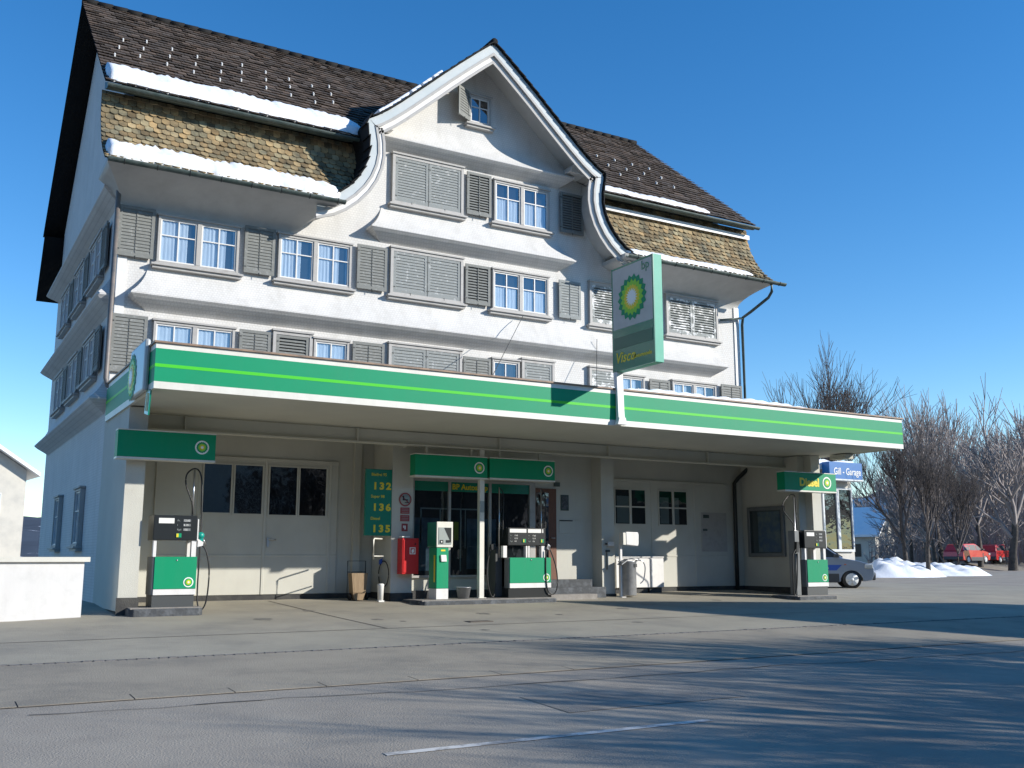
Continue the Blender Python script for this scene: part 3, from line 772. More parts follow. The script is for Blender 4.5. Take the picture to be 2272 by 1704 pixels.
def garage_door(x0, x1, z0, z1, panes, seams, bars=None, glassm='darkglass'):
    mb = MB(); y = YW
    mb.box(x0, x1, y - .045, y - .006, z0, z1)
    for s_ in seams: mb.box(s_ - .03, s_ + .03, y - .06, y - .046, z0, z1)
    mb.box(x0, x1, y - .055, y - .046, z1 - .07, z1); mb.box(x0, x1, y - .056, y - .0465, 1.02, 1.06)
    d = mb.build('garage_door', 'render', house, bev=.006, seg=1)
    for (a, b, c, e) in panes:
        m2 = MB(); m2.box(a, b, y - .052, y - .047, c, e); m2.build('pane', 'black', d)
        m2 = MB(); m2.add([(a, y - .058, c), (b, y - .058, c), (b, y - .058, e), (a, y - .058, e)], [(0, 1, 2, 3)]); m2.build('pane', 'shopglass' if bars else 'darkglass', d, recalc=False)
        m3 = MB(); f = .03
        m3.box(a - f, a, y - .07, y - .046, c - f, e + f); m3.box(b, b + f, y - .07, y - .046, c - f, e + f); m3.box(a, b, y - .069, y - .046, e, e + f); m3.box(a, b, y - .069, y - .046, c - f, c)
        if bars:
            m3.box((a + b) / 2 - .035, (a + b) / 2 + .035, y - .072, y - .05, c, e); zz = (c + e) / 2; m3.box(a, (a + b) / 2 - .035, y - .071, y - .05, zz - .018, zz + .018); m3.box((a + b) / 2 + .035, b, y - .071, y - .05, zz - .018, zz + .018)
        m3.build('window_frame', 'render', d)
    return d
d1 = garage_door(4.05, 7.85, .255, 3.05, [(4.98, 5.53, 1.9, 2.88), (5.61, 6.18, 1.89, 2.88), (6.34, 6.92, 1.88, 2.88), (6.99, 7.57, 1.88, 2.88)], [4.9, 6.26, 7.67])
mb = MB(); mb.box(6.32, 6.37, YW - .075, YW - .05, 1.22, 1.40); mb.tube([(6.345, YW - .09, 1.37), (6.50, YW - .10, 1.37)], .012, 6); mb.build('handle', 'steel', d1)
d2 = garage_door(14.95, 18.98, .255, 2.98, [(15.25, 16.2, 1.85, 2.71), (16.66, 17.58, 1.85, 2.71)], [15.0, 16.42, 17.87], bars=True)
for a, b in ((15.3, 15.68), (16.7, 16.98), (17.15, 17.32)):  # first strip stands in for a grey glass reflection, the other two are curtains
    mb = MB(); mb.box(a, b, YW - .0565, YW - .053, 1.87, 2.55); mb.build('curtain', 'lcd', d2)
mb = MB(); mb.box(18.07, 18.96, YW - .062, YW - .046, 1.16, 2.19); mb.build('panel', 'trim', d2)
mb = MB(); mb.box(18.14, 18.34, YW - .07, YW - .062, 2.04, 2.13); mb.box(18.12, 18.27, YW - .07, YW - .062, 1.70, 1.76); mb.build('notice', 'gutter', d2)
# shop front
mb = MB(); zt = 2.66
for x in (9.30, 10.19, 11.22, 12.30): mb.box(x - .03, x + .03, 19.97, 20.046, .62, zt)
mb.box(9.30, 12.3, 19.975, 20.046, .57, .62); mb.box(9.30, 12.36, 19.975, 20.046, zt, zt + .06)
mb.box(12.33, 12.42, 19.97, 20.046, .45, zt + .06)
shop = mb.build('shop_window', 'trim', house)
mb = MB(); mb.add([(9.3, 20.02, .62), (12.3, 20.02, .62), (12.3, 20.02, 2.45), (9.3, 20.02, 2.45)], [(0, 1, 2, 3)]); mb.build('pane', 'shopglass', shop, recalc=False)
mb = MB(); mb.box(9.33, 10.16, 20.005, 20.04, 2.45, zt); mb.box(10.22, 11.19, 20.005, 20.04, 2.45, zt); mb.box(11.25, 12.27, 20.005, 20.04, 2.45, zt); mb.build('name_band', 'signgreen', shop)
text('BP Autoshop', .17, (10.26, 20.0, 2.50), 'front', 'yellow', shop, bold=.004)
# shop interior glimpsed through the pane
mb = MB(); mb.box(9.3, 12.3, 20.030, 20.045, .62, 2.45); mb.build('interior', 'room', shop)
mb = MB()
mb.box(9.5, 9.53, 20.024, 20.029, 1.3, 2.08); mb.box(9.53, 11.0, 20.024, 20.029, 2.05, 2.08); mb.box(9.97, 10.0, 20.024, 20.029, 1.3, 2.05); mb.box(10.48, 10.51, 20.024, 20.029, .7, 2.05); mb.box(10.6, 10.62, 20.024, 20.029, 1.2, 2.05)
mb.build('shelf', 'lcd', shop)
mb = MB(); mb.box(9.33, 9.96, 20.024, 20.028, .72, 1.86); mb.box(10.65, 11.4, 20.024, 20.028, .75, 1.86); mb.build('poster', mat('pale_blue_poster', (.10, .16, .22), .7, (.04, .07, .10), 3, .4, .65), shop)
mb = MB(); mb.box(10.32, 10.44, 20.023, 20.027, 1.38, 1.78); mb.build('poster', mat('dim_yellow_poster', (.35, .33, .02), .7), shop)
# brown shop door
mb = MB(); mb.box(12.42, 13.02, 20.0, 20.046, .50, 2.60); dr = mb.build('door', 'brown', house)
mb = MB(); mb.add([(12.46, 19.995, .75), (12.80, 19.995, .75), (12.80, 19.995, 2.5), (12.46, 19.995, 2.5)], [(0, 1, 2, 3)]); mb.build('pane', 'darkglass', dr, recalc=False)
mb = MB(); mb.tube([(12.86, 19.99, 1.45), (12.86, 19.95, 1.45), (12.95, 19.95, 1.45)], .012, 6); mb.build('handle', 'steel', dr)
# downpipe in the right corner
mb = MB(); mb.tube([(19.72, 20.45, 3.55), (19.66, 20.5, 3.42), (19.40, 20.64, 3.15), (19.27, 20.66, 3.0), (19.25, 20.66, .12)], .055, 10); mb.build('downpipe', 'pipe_dark', house)
# steps to the shop door
mb = MB(); mb.box(12.32, 13.76, 19.62, 20.03, .0, .50); mb.build('step', 'dkstone', house, bev=.01)
mb = MB(); mb.box(12.32, 13.98, 19.38, 19.618, .0, .33); mb.box(13.762, 13.98, 19.62, 20.03, .0, .33); mb.build('step', 'dkstone', house, bev=.01)
mb = MB(); mb.box(12.25, 13.5, 19.05, 19.378, .0, .19); mb.build('step', 'islandtop', house, bev=.01)
mb = MB(); mb.box(12.98, 13.13, 20.0, 20.048, 2.66, 2.76); mb.build('number_plate', 'gutter', house)

# things hung on the walls
def flat(name, x0, x1, y, z0, z1, m, label, cat, th=.015, group=None):
    mb = MB(); mb.box(x0, x1, y - th, y - .002, z0, z1); return tag(mb.build(name, m, loc=((x0 + x1) / 2, y, z0), bev=.003, seg=1), label, cat, group)
pl = flat('wall_plaque', 13.17, 13.40, 20.05, 2.10, 2.47, 'gutter', 'small dark framed plaque on the wall right of the brown shop door', 'plaque')
mb = MB(); mb.box(13.20, 13.37, 20.028, 20.034, 2.13, 2.44); mb.build('print', mat('plaque_print', (.10, .11, .12), .6, (.03, .03, .035), 14), pl)
pl = flat('notice_board', 13.12, 13.62, 20.05, 1.56, 1.88, 'render', 'pale cream notice panel under the dark plaque beside the shop steps', 'notice board', .012)
mb = MB(); mb.box(13.13, 13.50, 20.030, 20.036, 1.85, 1.875); mb.build('heading', 'plinth', pl)
pl = flat('warning_notice', 4.18, 4.60, YW, 2.0, 2.29, 'lcd', 'grey notice with a red symbol on the wall left of the garage windows', 'notice', .02)
mb = MB(); mb.lathe((4.36, YW - .022, 2.17), [(.055, 0), (.055, -.004)], 20, axis='Y'); mb.build('symbol', 'dullred', pl)
mb = MB(); mb.lathe((4.36, YW - .027, 2.17), [(.030, 0), (.030, -.003)], 20, axis='Y'); mb.build('symbol', 'lcd', pl)

# poster case on the right wing wall (faces left)
pc = thing('poster_case', 'wide framed poster case with a bluish poster on the right wing wall', 'poster case', (19.6, 19.8, 1.02))
mb = MB(); f = .10
mb.box(19.53, 19.598, 19.16, 19.16 + f, 1.02, 2.34); mb.box(19.53, 19.598, 20.50 - f, 20.50, 1.02, 2.34); mb.box(19.531, 19.598, 19.26, 20.40, 2.34 - f, 2.34); mb.box(19.531, 19.598, 19.26, 20.40, 1.02, 1.12)
mb.build('frame', 'grey', pc, bev=.01)
pm = mat('blue_poster', (.16, .24, .38), .6, (.36, .42, .38), 3.5, .42, .6, detail=9)
mb = MB(); mb.box(19.57, 19.59, 19.26, 20.40, 1.12, 2.24); mb.build('backing', 'grey', pc)
mb = MB(); mb.box(19.563, 19.568, 19.32, 20.12, 1.15, 2.2); mb.build('poster', pm, pc)
mb = MB(); mb.add([(19.545, 19.26, 1.12), (19.545, 20.40, 1.12), (19.545, 20.40, 2.24), (19.545, 19.26, 2.24)], [(0, 1, 2, 3)]); mb.build('pane', 'shopglass', pc, recalc=False)

# ------------------------------------------------------------------ CANOPY
can = thing('station_canopy', 'long flat filling station canopy with green and white fascia and lime stripe', 'canopy', (11.8, 18.4, 3.6))
X0, X1, YC, ZB, ZT = 3.03, 20.55, 16.1, 3.60, 4.325
H = ZT - ZB
bands = [(0, .155, 'cream'), (.155, .473, 'green'), (.473, .545, 'lime'), (.545, .882, 'green'), (.882, 1, 'cream')]
for a, b, m in bands:
    mb = MB(); z0, z1 = ZB + a * H, ZB + b * H; e = .03 if m != 'lime' else .033
    mb.box(X0, X1, YC - e + .03, YC + .06, z0, z1)
    mb.box(X0 - e + .029, X0 + .05, YC + .061, 20.7, z0, z1); mb.box(X1 - .05, X1 + e - .029, YC + .061, 20.7, z0, z1)
    mb.build('fascia_band', m, can)
mb = MB(); mb.box(X0 - .03, X1 + .03, YC - .035, YC + .07, ZT, ZT + .03); mb.box(X0 - .03, X0 + .07, YC + .071, 20.7, ZT, ZT + .03); mb.box(X1 - .07, X1 + .03, YC + .071, 20.7, ZT, ZT + .03); mb.build('trim', 'copper', can)
M['canopysoffit'] = mat('canopy_soffit', (.56, .55, .47), .8, (.50, .49, .42), .8, .35, .7)
mb = MB(); mb.box(X0 + .051, X1 - .051, YC + .061, YW - .15, ZB + .02, ZB + .12); mb.build('soffit', 'canopysoffit', can)
mb = MB(); mb.box(X0 + .051, X1 - .051, YC + .061, YW - .15, ZB + .5, ZB + .56); mb.build('deck', 'stone', can)
# steel beam under the soffit
mb = MB(); bx0, bx1 = 3.40, 19.83
mb.box(bx0, bx1, 19.14, 19.16, 3.34, 3.60); mb.box(bx0, bx1, 19.05, 19.25, 3.31, 3.339)
for x in (4.2, 7.62, 10.95, 13.9, 16.95): mb.box(x - .012, x + .012, 19.06, 19.24, 3.34, 3.60)
mb.build('beam', 'canopysoffit', can)
for x in (8.93, 14.25):
    mb = MB(); mb.prism([(19.26, 3.50), (20.0, 3.2), (20.0, 3.28), (19.26, 3.60)], x - .04, x + .04, 'X'); mb.build('bracket', 'canopysoffit', can)
# left side emblem panel
mb = MB(); mb.box(X0 - .09, X0 - .001, 16.5, 17.75, ZB + .01, ZT + .14); pn = mb.build('emblem_panel', 'signwhite', can, bev=.04)
emblem(.40, (X0 - .092, 17.5, 3.97), 'left', pn, k=2)
# small hanging box light on the right end
mb = MB(); mb.box(20.2, 20.5, 17.6, 18.1, 3.48, 3.595); mb.build('lamp_housing', 'canopysoffit', can)

tagb = thing('hanging_sign', 'small dark hanging sign tilted under the left corner of the canopy', 'sign', (3.05, 16.4, 3.25))
mb = MB(); c = Vector((3.02, 16.42, 3.42))
mb.obox(c, (.012, 0, 0), (0, .15, .03), (0, -.045, .19)); mb.build('board', 'signgreen', tagb)
mb = MB(); mb.obox(c + Vector((-.014, 0, .0)), (.002, 0, 0), (0, .10, .02), (0, -.033, .14)); mb.build('panel', mat('dull_yellow', (.33, .31, .03), .5, (.08, .10, .03), 14, .42, .6), tagb)
mb = MB(); mb.tube([(3.02, 16.3, 3.60), (3.02, 16.36, 3.58)], .01, 5); mb.build('hook', 'iron', tagb)

# projecting light box sign
sg = thing('projecting_sign', 'tall green and white light box sign with flower emblem standing out from the canopy front', 'sign', (11.97, 16.0, 3.6))
mb = MB(); mb.prism([(15.97, 3.62), (16.10 - .032, 3.62), (16.10 - .032, 4.35), (16.10, 4.37), (16.14, 4.70), (16.02, 4.70), (15.99, 3.9)], 11.90, 12.05, 'X'); mb.prism([(11.86, 3.61), (12.09, 3.61), (12.05, 3.75), (11.90, 3.75)], 15.95, 16.065, 'Y'); mb.build('bracket', 'white', sg)
mb = MB(); mb.box(11.905, 12.11, 14.78, 16.14, 4.68, 6.82); mb.build('case', 'mint', sg, bev=.008)
mb = MB(); mb.box(11.896, 11.9045, 14.82, 16.10, 5.53, 6.78); mb.build('panel', 'signwhite', sg)
mb = MB(); mb.box(11.896, 11.9045, 14.82, 16.10, 4.72, 5.53); mb.build('panel', 'signgreen', sg)
mb = MB(); mb.box(11.890, 11.8955, 14.84, 16.08, 5.12, 5.36); mb.build('stripe', mat('stripe_green', (.006, .13, .09), .3), sg)
mb = MB(); mb.box(11.895, 11.91, 14.78, 14.82, 4.68, 6.82); mb.box(11.895, 11.91, 16.10, 16.14, 4.68, 6.82); mb.box(11.894, 11.91, 14.82, 16.10, 6.78, 6.82); mb.box(11.894, 11.91, 14.82, 16.10, 4.68, 4.72); mb.build('rim', 'signgreen', sg)
emblem(.47, (11.894, 15.46, 6.10), 'left', sg, k=1.2)
text('bp', .25, (11.893, 15.15, 6.58), 'left', 'signgreen', sg, bold=.004)
text('Visco', .30, (11.893, 16.05, 4.84), 'left', 'yellow', sg, bold=.004, shear=.25)
text('Motorenoele', .11, (11.893, 15.46, 4.86), 'left', 'yellow', sg, bold=.002, sx=1.0)
# stay wires from the facade to the sign
for i, (a, b) in enumerate((((12.45, 20.56, 6.85), (9.7, 17.7, 4.16)), ((14.62, 20.5, 6.5), (14.0, 19.7, 4.16)))):
    mb = MB(); mb.tube([a, b], .008, 5)
    tag(mb.build('stay_wire', 'iron', loc=b), ['long thin slanting wire from a window sill down to the canopy roof', 'short steep wire from the facade to the canopy roof just left of the tall sign'][i], 'wire', 'wires between facade and canopy')

# header boxes
def header(x0, x1, y0, z0, z1, label, word=None, ew=None, er=.14, sup=1, bx_=0):
    t = thing('header_sign', label, 'sign', ((x0 + x1) / 2, y0 + .12, z0), 'green header signs above the pumps')
    mb = MB(); mb.box(x0, x1, y0, y0 + .26, z0 + .035, z1); mb.build('case', 'green', t, bev=.006)
    mb = MB(); mb.box(x0 - .005, x1 + .005, y0 - .006, y0 + .265, z0, z0 + .034); mb.build('trim', 'cream', t)
    mb = MB(); mb.box(x0 - .003, x1 + .003, y0 - .004, y0 + .263, z1 + .001, z1 + .02); mb.build('trim', 'cream', t)
    emblem(er, (ew, y0 - .001, (z0 + z1) / 2 + .01), 'front', t, ring=True)
    if word: text(word, .27, (x0 + .50, y0 - .003, z0 + .15), 'front', 'yellow', t, bold=.012, sx=1.0)
    yb = {0: 18.299, 1: 19.10, 2: 18.418}[sup]
    if sup == 1:
        for hx in (x0 + .3, x1 - .35):
            mb = MB(); mb.box(hx, hx + .05, y0 + .12, y0 + .17, z1 + .02, 3.309); mb.build('hanger', 'canopysoffit', t)
    else:
        mb = MB(); mb.box(bx_, bx_ + .12, y0 + .262, yb, z0 + .15, z1 - .1); mb.build('wall_arm', 'grey', t)
    return t
header(2.86, 4.51, 18.0, 2.66, 3.15, 'dark green header sign with flower emblem above the left fuel pump', ew=4.27, er=.122, sup=0, bx_=3.15)
header(8.88, 10.60, 19.0, 2.66, 3.13, 'dark green header sign over the payment terminal, left of the pair above the middle island', ew=10.40, er=.125)
header(10.66, 12.34, 19.0, 2.67, 3.13, 'dark green header sign over the middle double pump, right of the pair', ew=12.16, er=.125)
header(18.20, 19.99, 17.75, 2.60, 3.07, 'green header sign reading Diesel half in sunshine above the right pump', 'Diesel', ew=19.66, er=.15, sup=2, bx_=19.86)

# support column on the island
mb = MB(); mb.box(10.47, 10.585, 19.10, 19.21, .15, 3.31); mb.box(10.43, 10.62, 19.06, 19.25, .15, .165)
pole = tag(mb.build('support_column', 'cream', loc=(10.53, 19.15, .15), bev=.006), 'slim cream steel column on the middle pump island carrying the canopy beam', 'column')
mb = MB(); mb.box(10.475, 10.58, 19.094, 19.099, 1.96, 2.20); mb.build('label_plate', 'lcd', pole)

# ------------------------------------------------------------------ pump islands
def island(x0, x1, y0, y1, zt, label):
    mb = MB(); r = .08
    mb.prism([(x0 + r, y0), (x1 - r, y0), (x1, y0 + r), (x1, y1), (x0, y1), (x0, y0 + r)], -.15, zt - .015, 'Z')
    t = thing('pump_island', label, 'pump island', ((x0 + x1) / 2, (y0 + y1) / 2, 0), 'raised pump islands')
    mb.build('kerb', 'dkstone', t, bev=.015)
    mb = MB(); mb.box(x0 + .03, x1 - .03, y0 + .03, y1 - .02, zt - .02, zt); mb.build('top_slab', 'islandtop', t)
island(3.20, 4.43, 17.95, 18.85, .165, 'low grey pump island under the left fuel pump')
island(8.88, 12.15, 18.6, 19.55, .15, 'long dark kerbed island under the terminal and middle pump')
island(18.2, 19.6, 17.5, 18.38, .10, 'low dark pump island under the right diesel pump')

# ------------------------------------------------------------------ fuel pumps
def curve_pts(P, n=14):
    """Catmull-Rom"""
    P = [Vector(p) for p in P]; Q = [P[0]] + P + [P[-1]]; res = []
    for i in range(1, len(Q) - 2):
        for k in range(n):
            t = k / n; a, b, c, d = Q[i - 1], Q[i], Q[i + 1], Q[i + 2]
            res.append(.5 * ((2 * b) + (c - a) * t + (2 * a - 5 * b + 4 * c - d) * t * t + (3 * b - a - 3 * c + d) * t ** 3))
    res.append(P[-1]); return res
def single_pump(loc, label, side=1, masts=True):
    x, y, z = loc   # x = left edge of front, z = island top
    t = thing('fuel_pump', label, 'fuel pump', (x + .36, y + .25, z), 'fuel pumps under the canopy')
    W_ = .74; D = .50
    mb = MB(); mb.box(x + .02, x + W_ - .02, y + .02, y + D, z, z + .20); mb.build('base', 'darkgrey', t)
    mb = MB(); mb.box(x - .0, x + W_, y + .012, y + D, z + .20, z + .85); mb.build('cabinet', 'grey', t, bev=.015)
    mb = MB(); mb.box(x + .03, x + W_ - .002, y - .004, y + .011, z + .305, z + .85); fp = mb.build('front_panel', 'green', t, bev=.004)
    mb = MB(); mb.lathe((x + .40, y - .005, z + .79), [(.013, 0), (.013, -.006)], 10, axis='Y'); mb.build('lock', 'steel', fp)
    emblem(.085, (x + W_ - .13, y - .005, z + .415), 'front', fp, ring=True)
    mb = MB(); mb.box(x + .03, x + W_ - .002, y - .004, y + .011, z + .205, z + .30); mb.build('kick_panel', 'white', t)
    for pa, pb, pc_, pd in ((.64, .72, .03, .13), (.0, .05, .03, .13), (.64, .72, .35, .45)):
        mb = MB(); mb.box(x + pa, x + pb, y + pc_, y + pd, z + .85, z + 1.13); mb.build('post', 'white', t)
    mb = MB(); mb.box(x - .02, x + W_ - .02, y + .005, y + D - .02, z + 1.13, z + 1.56); hd = mb.build('display_head', 'black', t, bev=.01)
    mb = MB(); mb.box(x + W_ - .02, x + W_, y, y + D - .02, z + 1.13, z + 1.50); mb.build('side_strip', 'white', t)
    mb = MB(); mb.box(x + .06, x + .32, y - .001, y + .004, z + 1.42, z + 1.51); mb.build('label_plate', 'paper', hd)
    for i, (wd, dg) in enumerate((('Fr.', '12.60'), ('l', '8.19'), ('Rp/l', '135'))):
        zz = z + 1.455 - i * .078
        text(wd, .045, (x + .37, y - .002, zz), 'front', 'lcd', hd)
        mb = MB(); mb.box(x + .475, x + .60, y - .0005, y + .004, zz - .005, zz + .038); mb.build('readout', 'grey', hd)
        text(dg, .046, (x + .48, y - .003, zz), 'front', 'paper', hd)
    mb = MB(); mb.box(x + .36, x + .45, y - .006, y + .004, z + 1.18, z + 1.25); mb.build('button', 'logo_lime' if False else 'green', hd)
    mb = MB(); mb.box(x + .365, x + .40, y - .009, y - .0065, z + 1.185, z + 1.245); mb.build('button', 'yellow', hd)
    # mast and hose
    xm = x + W_ - .07 if side > 0 else x - .10
    mb = MB(); mb.tube([(xm, y + .22, z + 1.56 if side > 0 else z + .0), (xm, y + .22, z + 2.38)], .018, 8); mb.build('mast', 'steel', t)
    if side > 0:
        P = [(xm, y + .20, z + 1.60), (xm - .03, y + .18, z + 1.80), (xm - .15, y + .16, z + 2.10), (xm - .14, y + .16, z + 2.30), (xm, y + .18, z + 2.40), (xm + .10, y + .16, z + 2.28), (xm + .13, y + .13, z + 1.9), (xm + .135, y + .1, z + 1.2), (xm + .12, y + .08, z + .4), (xm + .13, y + .06, z + .05), (xm + .20, y + .05, z - .06), (xm + .28, y + .05, z + .12), (xm + .30, y + .05, z + .6), (xm + .24, y + .06, z + .93), (xm + .16, y + .08, z + 1.05)]
        nz = (x + W_ + .0, y + .1)
    else:
        P = [(xm - .06, y + .20, z + 1.55), (xm - .10, y + .20, z + 1.75), (xm - .42, y + .16, z + 2.02), (xm - .42, y + .16, z + 2.22), (xm - .2, y + .18, z + 2.40), (xm + .01, y + .2, z + 2.42), (xm + .05, y + .2, z + 2.2), (xm + .05, y + .2, z + 1.3)]
        nz = None
    mb = MB(); mb.tube(curve_pts(P, 8), .014, 7); mb.build('hose', 'rubber', t)
    if side > 0:
        mb = MB(); mb.prism([(x + W_ + .001, z + 1.02), (x + W_ + .09, z + 1.04), (x + W_ + .10, z + 1.10), (x + W_ + .001, z + 1.16)], y + .02, y + .12, 'Y'); nzl = mb.build('nozzle_holster', 'white', t)
        mb = MB(); mb.lathe((x + W_ + .055, y + .02, z + 1.22), [(.055, 0), (.06, .04), (.05, .10)], 14, axis='Y'); mb.obox((x + W_ + .06, y + .06, z + 1.15), (.03, 0, 0), (0, .035, 0), (.01, 0, .07)); mb.build('nozzle', 'teal', t)
        mb = MB(); mb.tube([(x + W_ + .08, y + .05, z + 1.19), (x + W_ + .15, y + .05, z + 1.06)], .014, 7); mb.build('nozzle_spout', 'steel', t)
    else:
        mb = MB(); mb.box(x - .27, x - .12, y + .08, y + .30, z + .0, z + 1.55); mb.build('hose_cabinet', 'grey', t, bev=.01)
        mb = MB(); mb.tube(curve_pts([(x - .22, y + .04, z + 1.15), (x - .42, y + .02, z + .95), (x - .46, y + .0, z + .5), (x - .45, y + .02, z + .1), (x - .38, y + .04, z + .02), (x - .30, y + .04, z + .3), (x - .22, y + .06, z + 1.0)], 8), .016, 7); mb.build('hose', 'rubber', t)
        mb = MB(); mb.obox((x - .25, y + .05, z + 1.15), (.04, 0, 0), (0, .04, 0), (.015, 0, .13)); mb.build('nozzle', 'black', t)
    return t
single_pump((3.575, 18.12, .165), 'green fronted single fuel pump at the left end of the station', 1)
single_pump((18.80, 17.75, .10), 'green fronted diesel pump at the right end, in front of the parked car', -1)

def double_pump(x, y, z):
    t = thing('fuel_pump', 'wide double fuel pump with two displays on the middle island', 'fuel pump', (x + .6, y + .25, z), 'fuel pumps under the canopy')
    W_ = 1.06; D = .5
    mb = MB(); mb.box(x + .0, x + W_ - .05, y + .02, y + D, z, z + .20); mb.build('base', 'black', t)
    mb = MB(); mb.box(x, x + W_ + .02, y + .012, y + D, z + .20, z + .85); mb.build('cabinet', 'grey', t, bev=.012)
    mb = MB(); mb.box(x, x + .03, y + .20, y + D + .12, z + .2, z + 1.1); mb.box(x - .16, x, y + .30, y + D + .1, z + .02, z + 1.08); mb.build('hose_cabinet', 'darkgrey', t)
    mb = MB(); mb.box(x + .02, x + W_ + .01, y - .006, y + .011, z + .31, z + .85); fp = mb.build('front_panel', 'green', t, bev=.006)
    mb = MB(); mb.lathe((x + .56, y - .007, z + .80), [(.015, 0), (.015, -.006)], 10, axis='Y'); mb.build('lock', 'steel', fp)
    emblem(.085, (x + W_ - .11, y - .007, z + .42), 'front', fp, ring=True)
    mb = MB(); mb.box(x + .02, x + W_ + .01, y - .006, y + .011, z + .205, z + .306); mb.build('kick_panel', 'white', t)
    for a, b in ((-.13, -.04), (.44, .475), (.50, .535), (.84, .93)):
        mb = MB(); mb.box(x + a, x + b, y + .02, y + .12, z + .852, z + 1.10); mb.build('post', 'white', t)
    mb = MB(); mb.box(x - .02, x + .94, y + .005, y + D - .02, z + 1.11, z + 1.49); hd = mb.build('display_head', 'black', t, bev=.012)
    for a, b in ((.02, .44), (.48, .82), (.85, .875)):
        mb = MB(); mb.box(x + a, x + b, y - .002, y + .004, z + 1.385, z + 1.465); mb.build('label_plate', 'paper', hd)
    for k, dx in enumerate((.03, .49)):
        for i, (wd, dg) in enumerate((('Fr.', '17.60'), ('l', '13.33'), ('Rp/l', '132' if k == 0 else '136'))):
            zz = z + 1.31 - i * .062
            text(wd, .038, (x + dx, y - .002, zz), 'front', 'lcd', hd)
            text(dg, .040, (x + dx + .10, y - .002, zz), 'front', 'paper', hd)
        mb = MB(); mb.box(x + dx + .31, x + dx + .395, y - .008, y + .004, z + 1.17, z + 1.25); mb.build('button', 'lime' if False else 'green', hd, bev=.01)
        mb = MB(); mb.box(x + dx + .325, x + dx + .35, y - .011, y - .0085, z + 1.18, z + 1.24); mb.build('button', 'yellow', hd)
    for xm in (x - .13, x + .95):
        mb = MB(); mb.tube([(xm, y + .2, z + .85), (xm, y + .2, z + 2.36)], .014, 8); mb.build('mast', 'steel', t)
        mb = MB(); mb.tube(curve_pts([(xm, y + .2, z + 2.36), (xm + .08, y + .15, z + 2.2), (xm + .05, y + .12, z + 1.7), (xm + .03, y + .1, z + 1.3)], 6), .012, 6); mb.build('hose', 'rubber', t)
    mb = MB(); mb.tube(curve_pts([(x + .96, y - .01, z + 1.10), (x + 1.06, y - .02, z + .98), (x + 1.20, y - .02, z + .6), (x + 1.22, y - .02, z + .22), (x + 1.12, y - .02, z + .06), (x + .98, y - .02, z + .14), (x + .93, y - .02, z + .45), (x + .93, y - .015, z + 1.0)], 8), .014, 7); mb.build('hose', 'rubber', t)
    mb = MB(); mb.tube(curve_pts([(x - .30, y + .25, z + 1.05), (x - .40, y + .22, z + .75), (x - .42, y + .2, z + .4), (x - .34, y + .2, z + .08), (x - .25, y + .22, z + .04), (x - .18, y + .25, z + .3)], 8), .014, 7); mb.build('hose', 'rubber', t)
    mb = MB(); mb.obox((x - .25, y + .25, z + 1.08), (.06, 0, .01), (0, .03, 0), (-.01, 0, .06)); mb.build('nozzle', 'black', t)
    mb = MB(); mb.obox((x + 1.0, y - .0, z + 1.08), (.035, 0, -.02), (0, .025, 0), (.012, 0, .05)); mb.tube([(x + 1.03, y - .02, z + 1.06), (x + .98, y - .02, z + 1.16)], .012, 6); mb.build('nozzle', 'steel', t)
double_pump(11.10, 18.93, .15)

# payment terminal
t = thing('payment_terminal', 'slim green payment terminal with screen standing on the middle island', 'payment terminal', (9.54, 19.2, .15))
mb = MB(); mb.box(9.40, 9.68, 19.0, 19.36, .15, .365); mb.build('base', 'white', t, bev=.006)
mb = MB(); mb.box(9.40, 9.68, 19.0, 19.36, .368, 1.21); mb.build('body', 'green', t, bev=.01)
mb = MB(); mb.box(9.395, 9.40, 19.06, 19.12, .5, 1.05); mb.build('stripe', 'yellow', t)
mb = MB(); mb.box(9.39, 9.76, 19.0, 19.44, 1.215, 1.735); hd = mb.build('head', 'signgreen', t, bev=.012)
mb = MB(); mb.box(9.385, 9.765, 18.975, 18.999, 1.21, 1.74); mb.build('bezel', 'cream', hd, bev=.012)
mb = MB(); mb.box(9.43, 9.725, 18.965, 18.974, 1.27, 1.62); mb.build('screen', 'lcd', hd)
mb = MB(); mb.prism([(9.55, 1.615), (9.72, 1.615), (9.72, 1.29)], 18.962, 18.9645, 'Y'); mb.build('shade_flap', 'black', hd)  # black triangle across the upper right of the screen
mb = MB(); mb.box(9.455, 9.53, 18.955, 18.964, 1.29, 1.36); mb.box(9.60, 9.69, 18.955, 18.964, 1.31, 1.36); mb.build('slot', 'black', hd)
mb = MB(); mb.box(9.475, 9.505, 18.95, 18.9545, 1.31, 1.34); mb.build('button', 'paper', hd)
mb = MB(); mb.obox((9.555, 18.985, .985), (.065, 0, 0), (0, .018, 0), (-.008, 0, .07)); mb.build('receipt_slot', 'paper', t, bev=.01)
mb = MB(); mb.box(9.50, 9.60, 18.996, 18.9995, 1.13, 1.165); mb.build('label_plate', 'yellow', t)

# bucket
mb = MB(); mb.lathe((10.10, 19.12, .15), [(.115, 0), (.155, .225), (.165, .225), (.165, .24), (.15, .24), (.112, .02)], 26)
bk = tag(mb.build('bucket', 'galv', loc=(10.1, 19.12, .15)), 'grey plastic bucket on the middle island beside the steel column', 'bucket')
mb = MB(); mb.tube([(10.10 + .16 * math.cos(a), 19.12 - .03 * math.sin(a) - .02, .37 - .10 * math.sin(a)) for a in [math.pi * k / 12 for k in range(13)]], .004, 5); mb.build('handle', 'steel', bk)

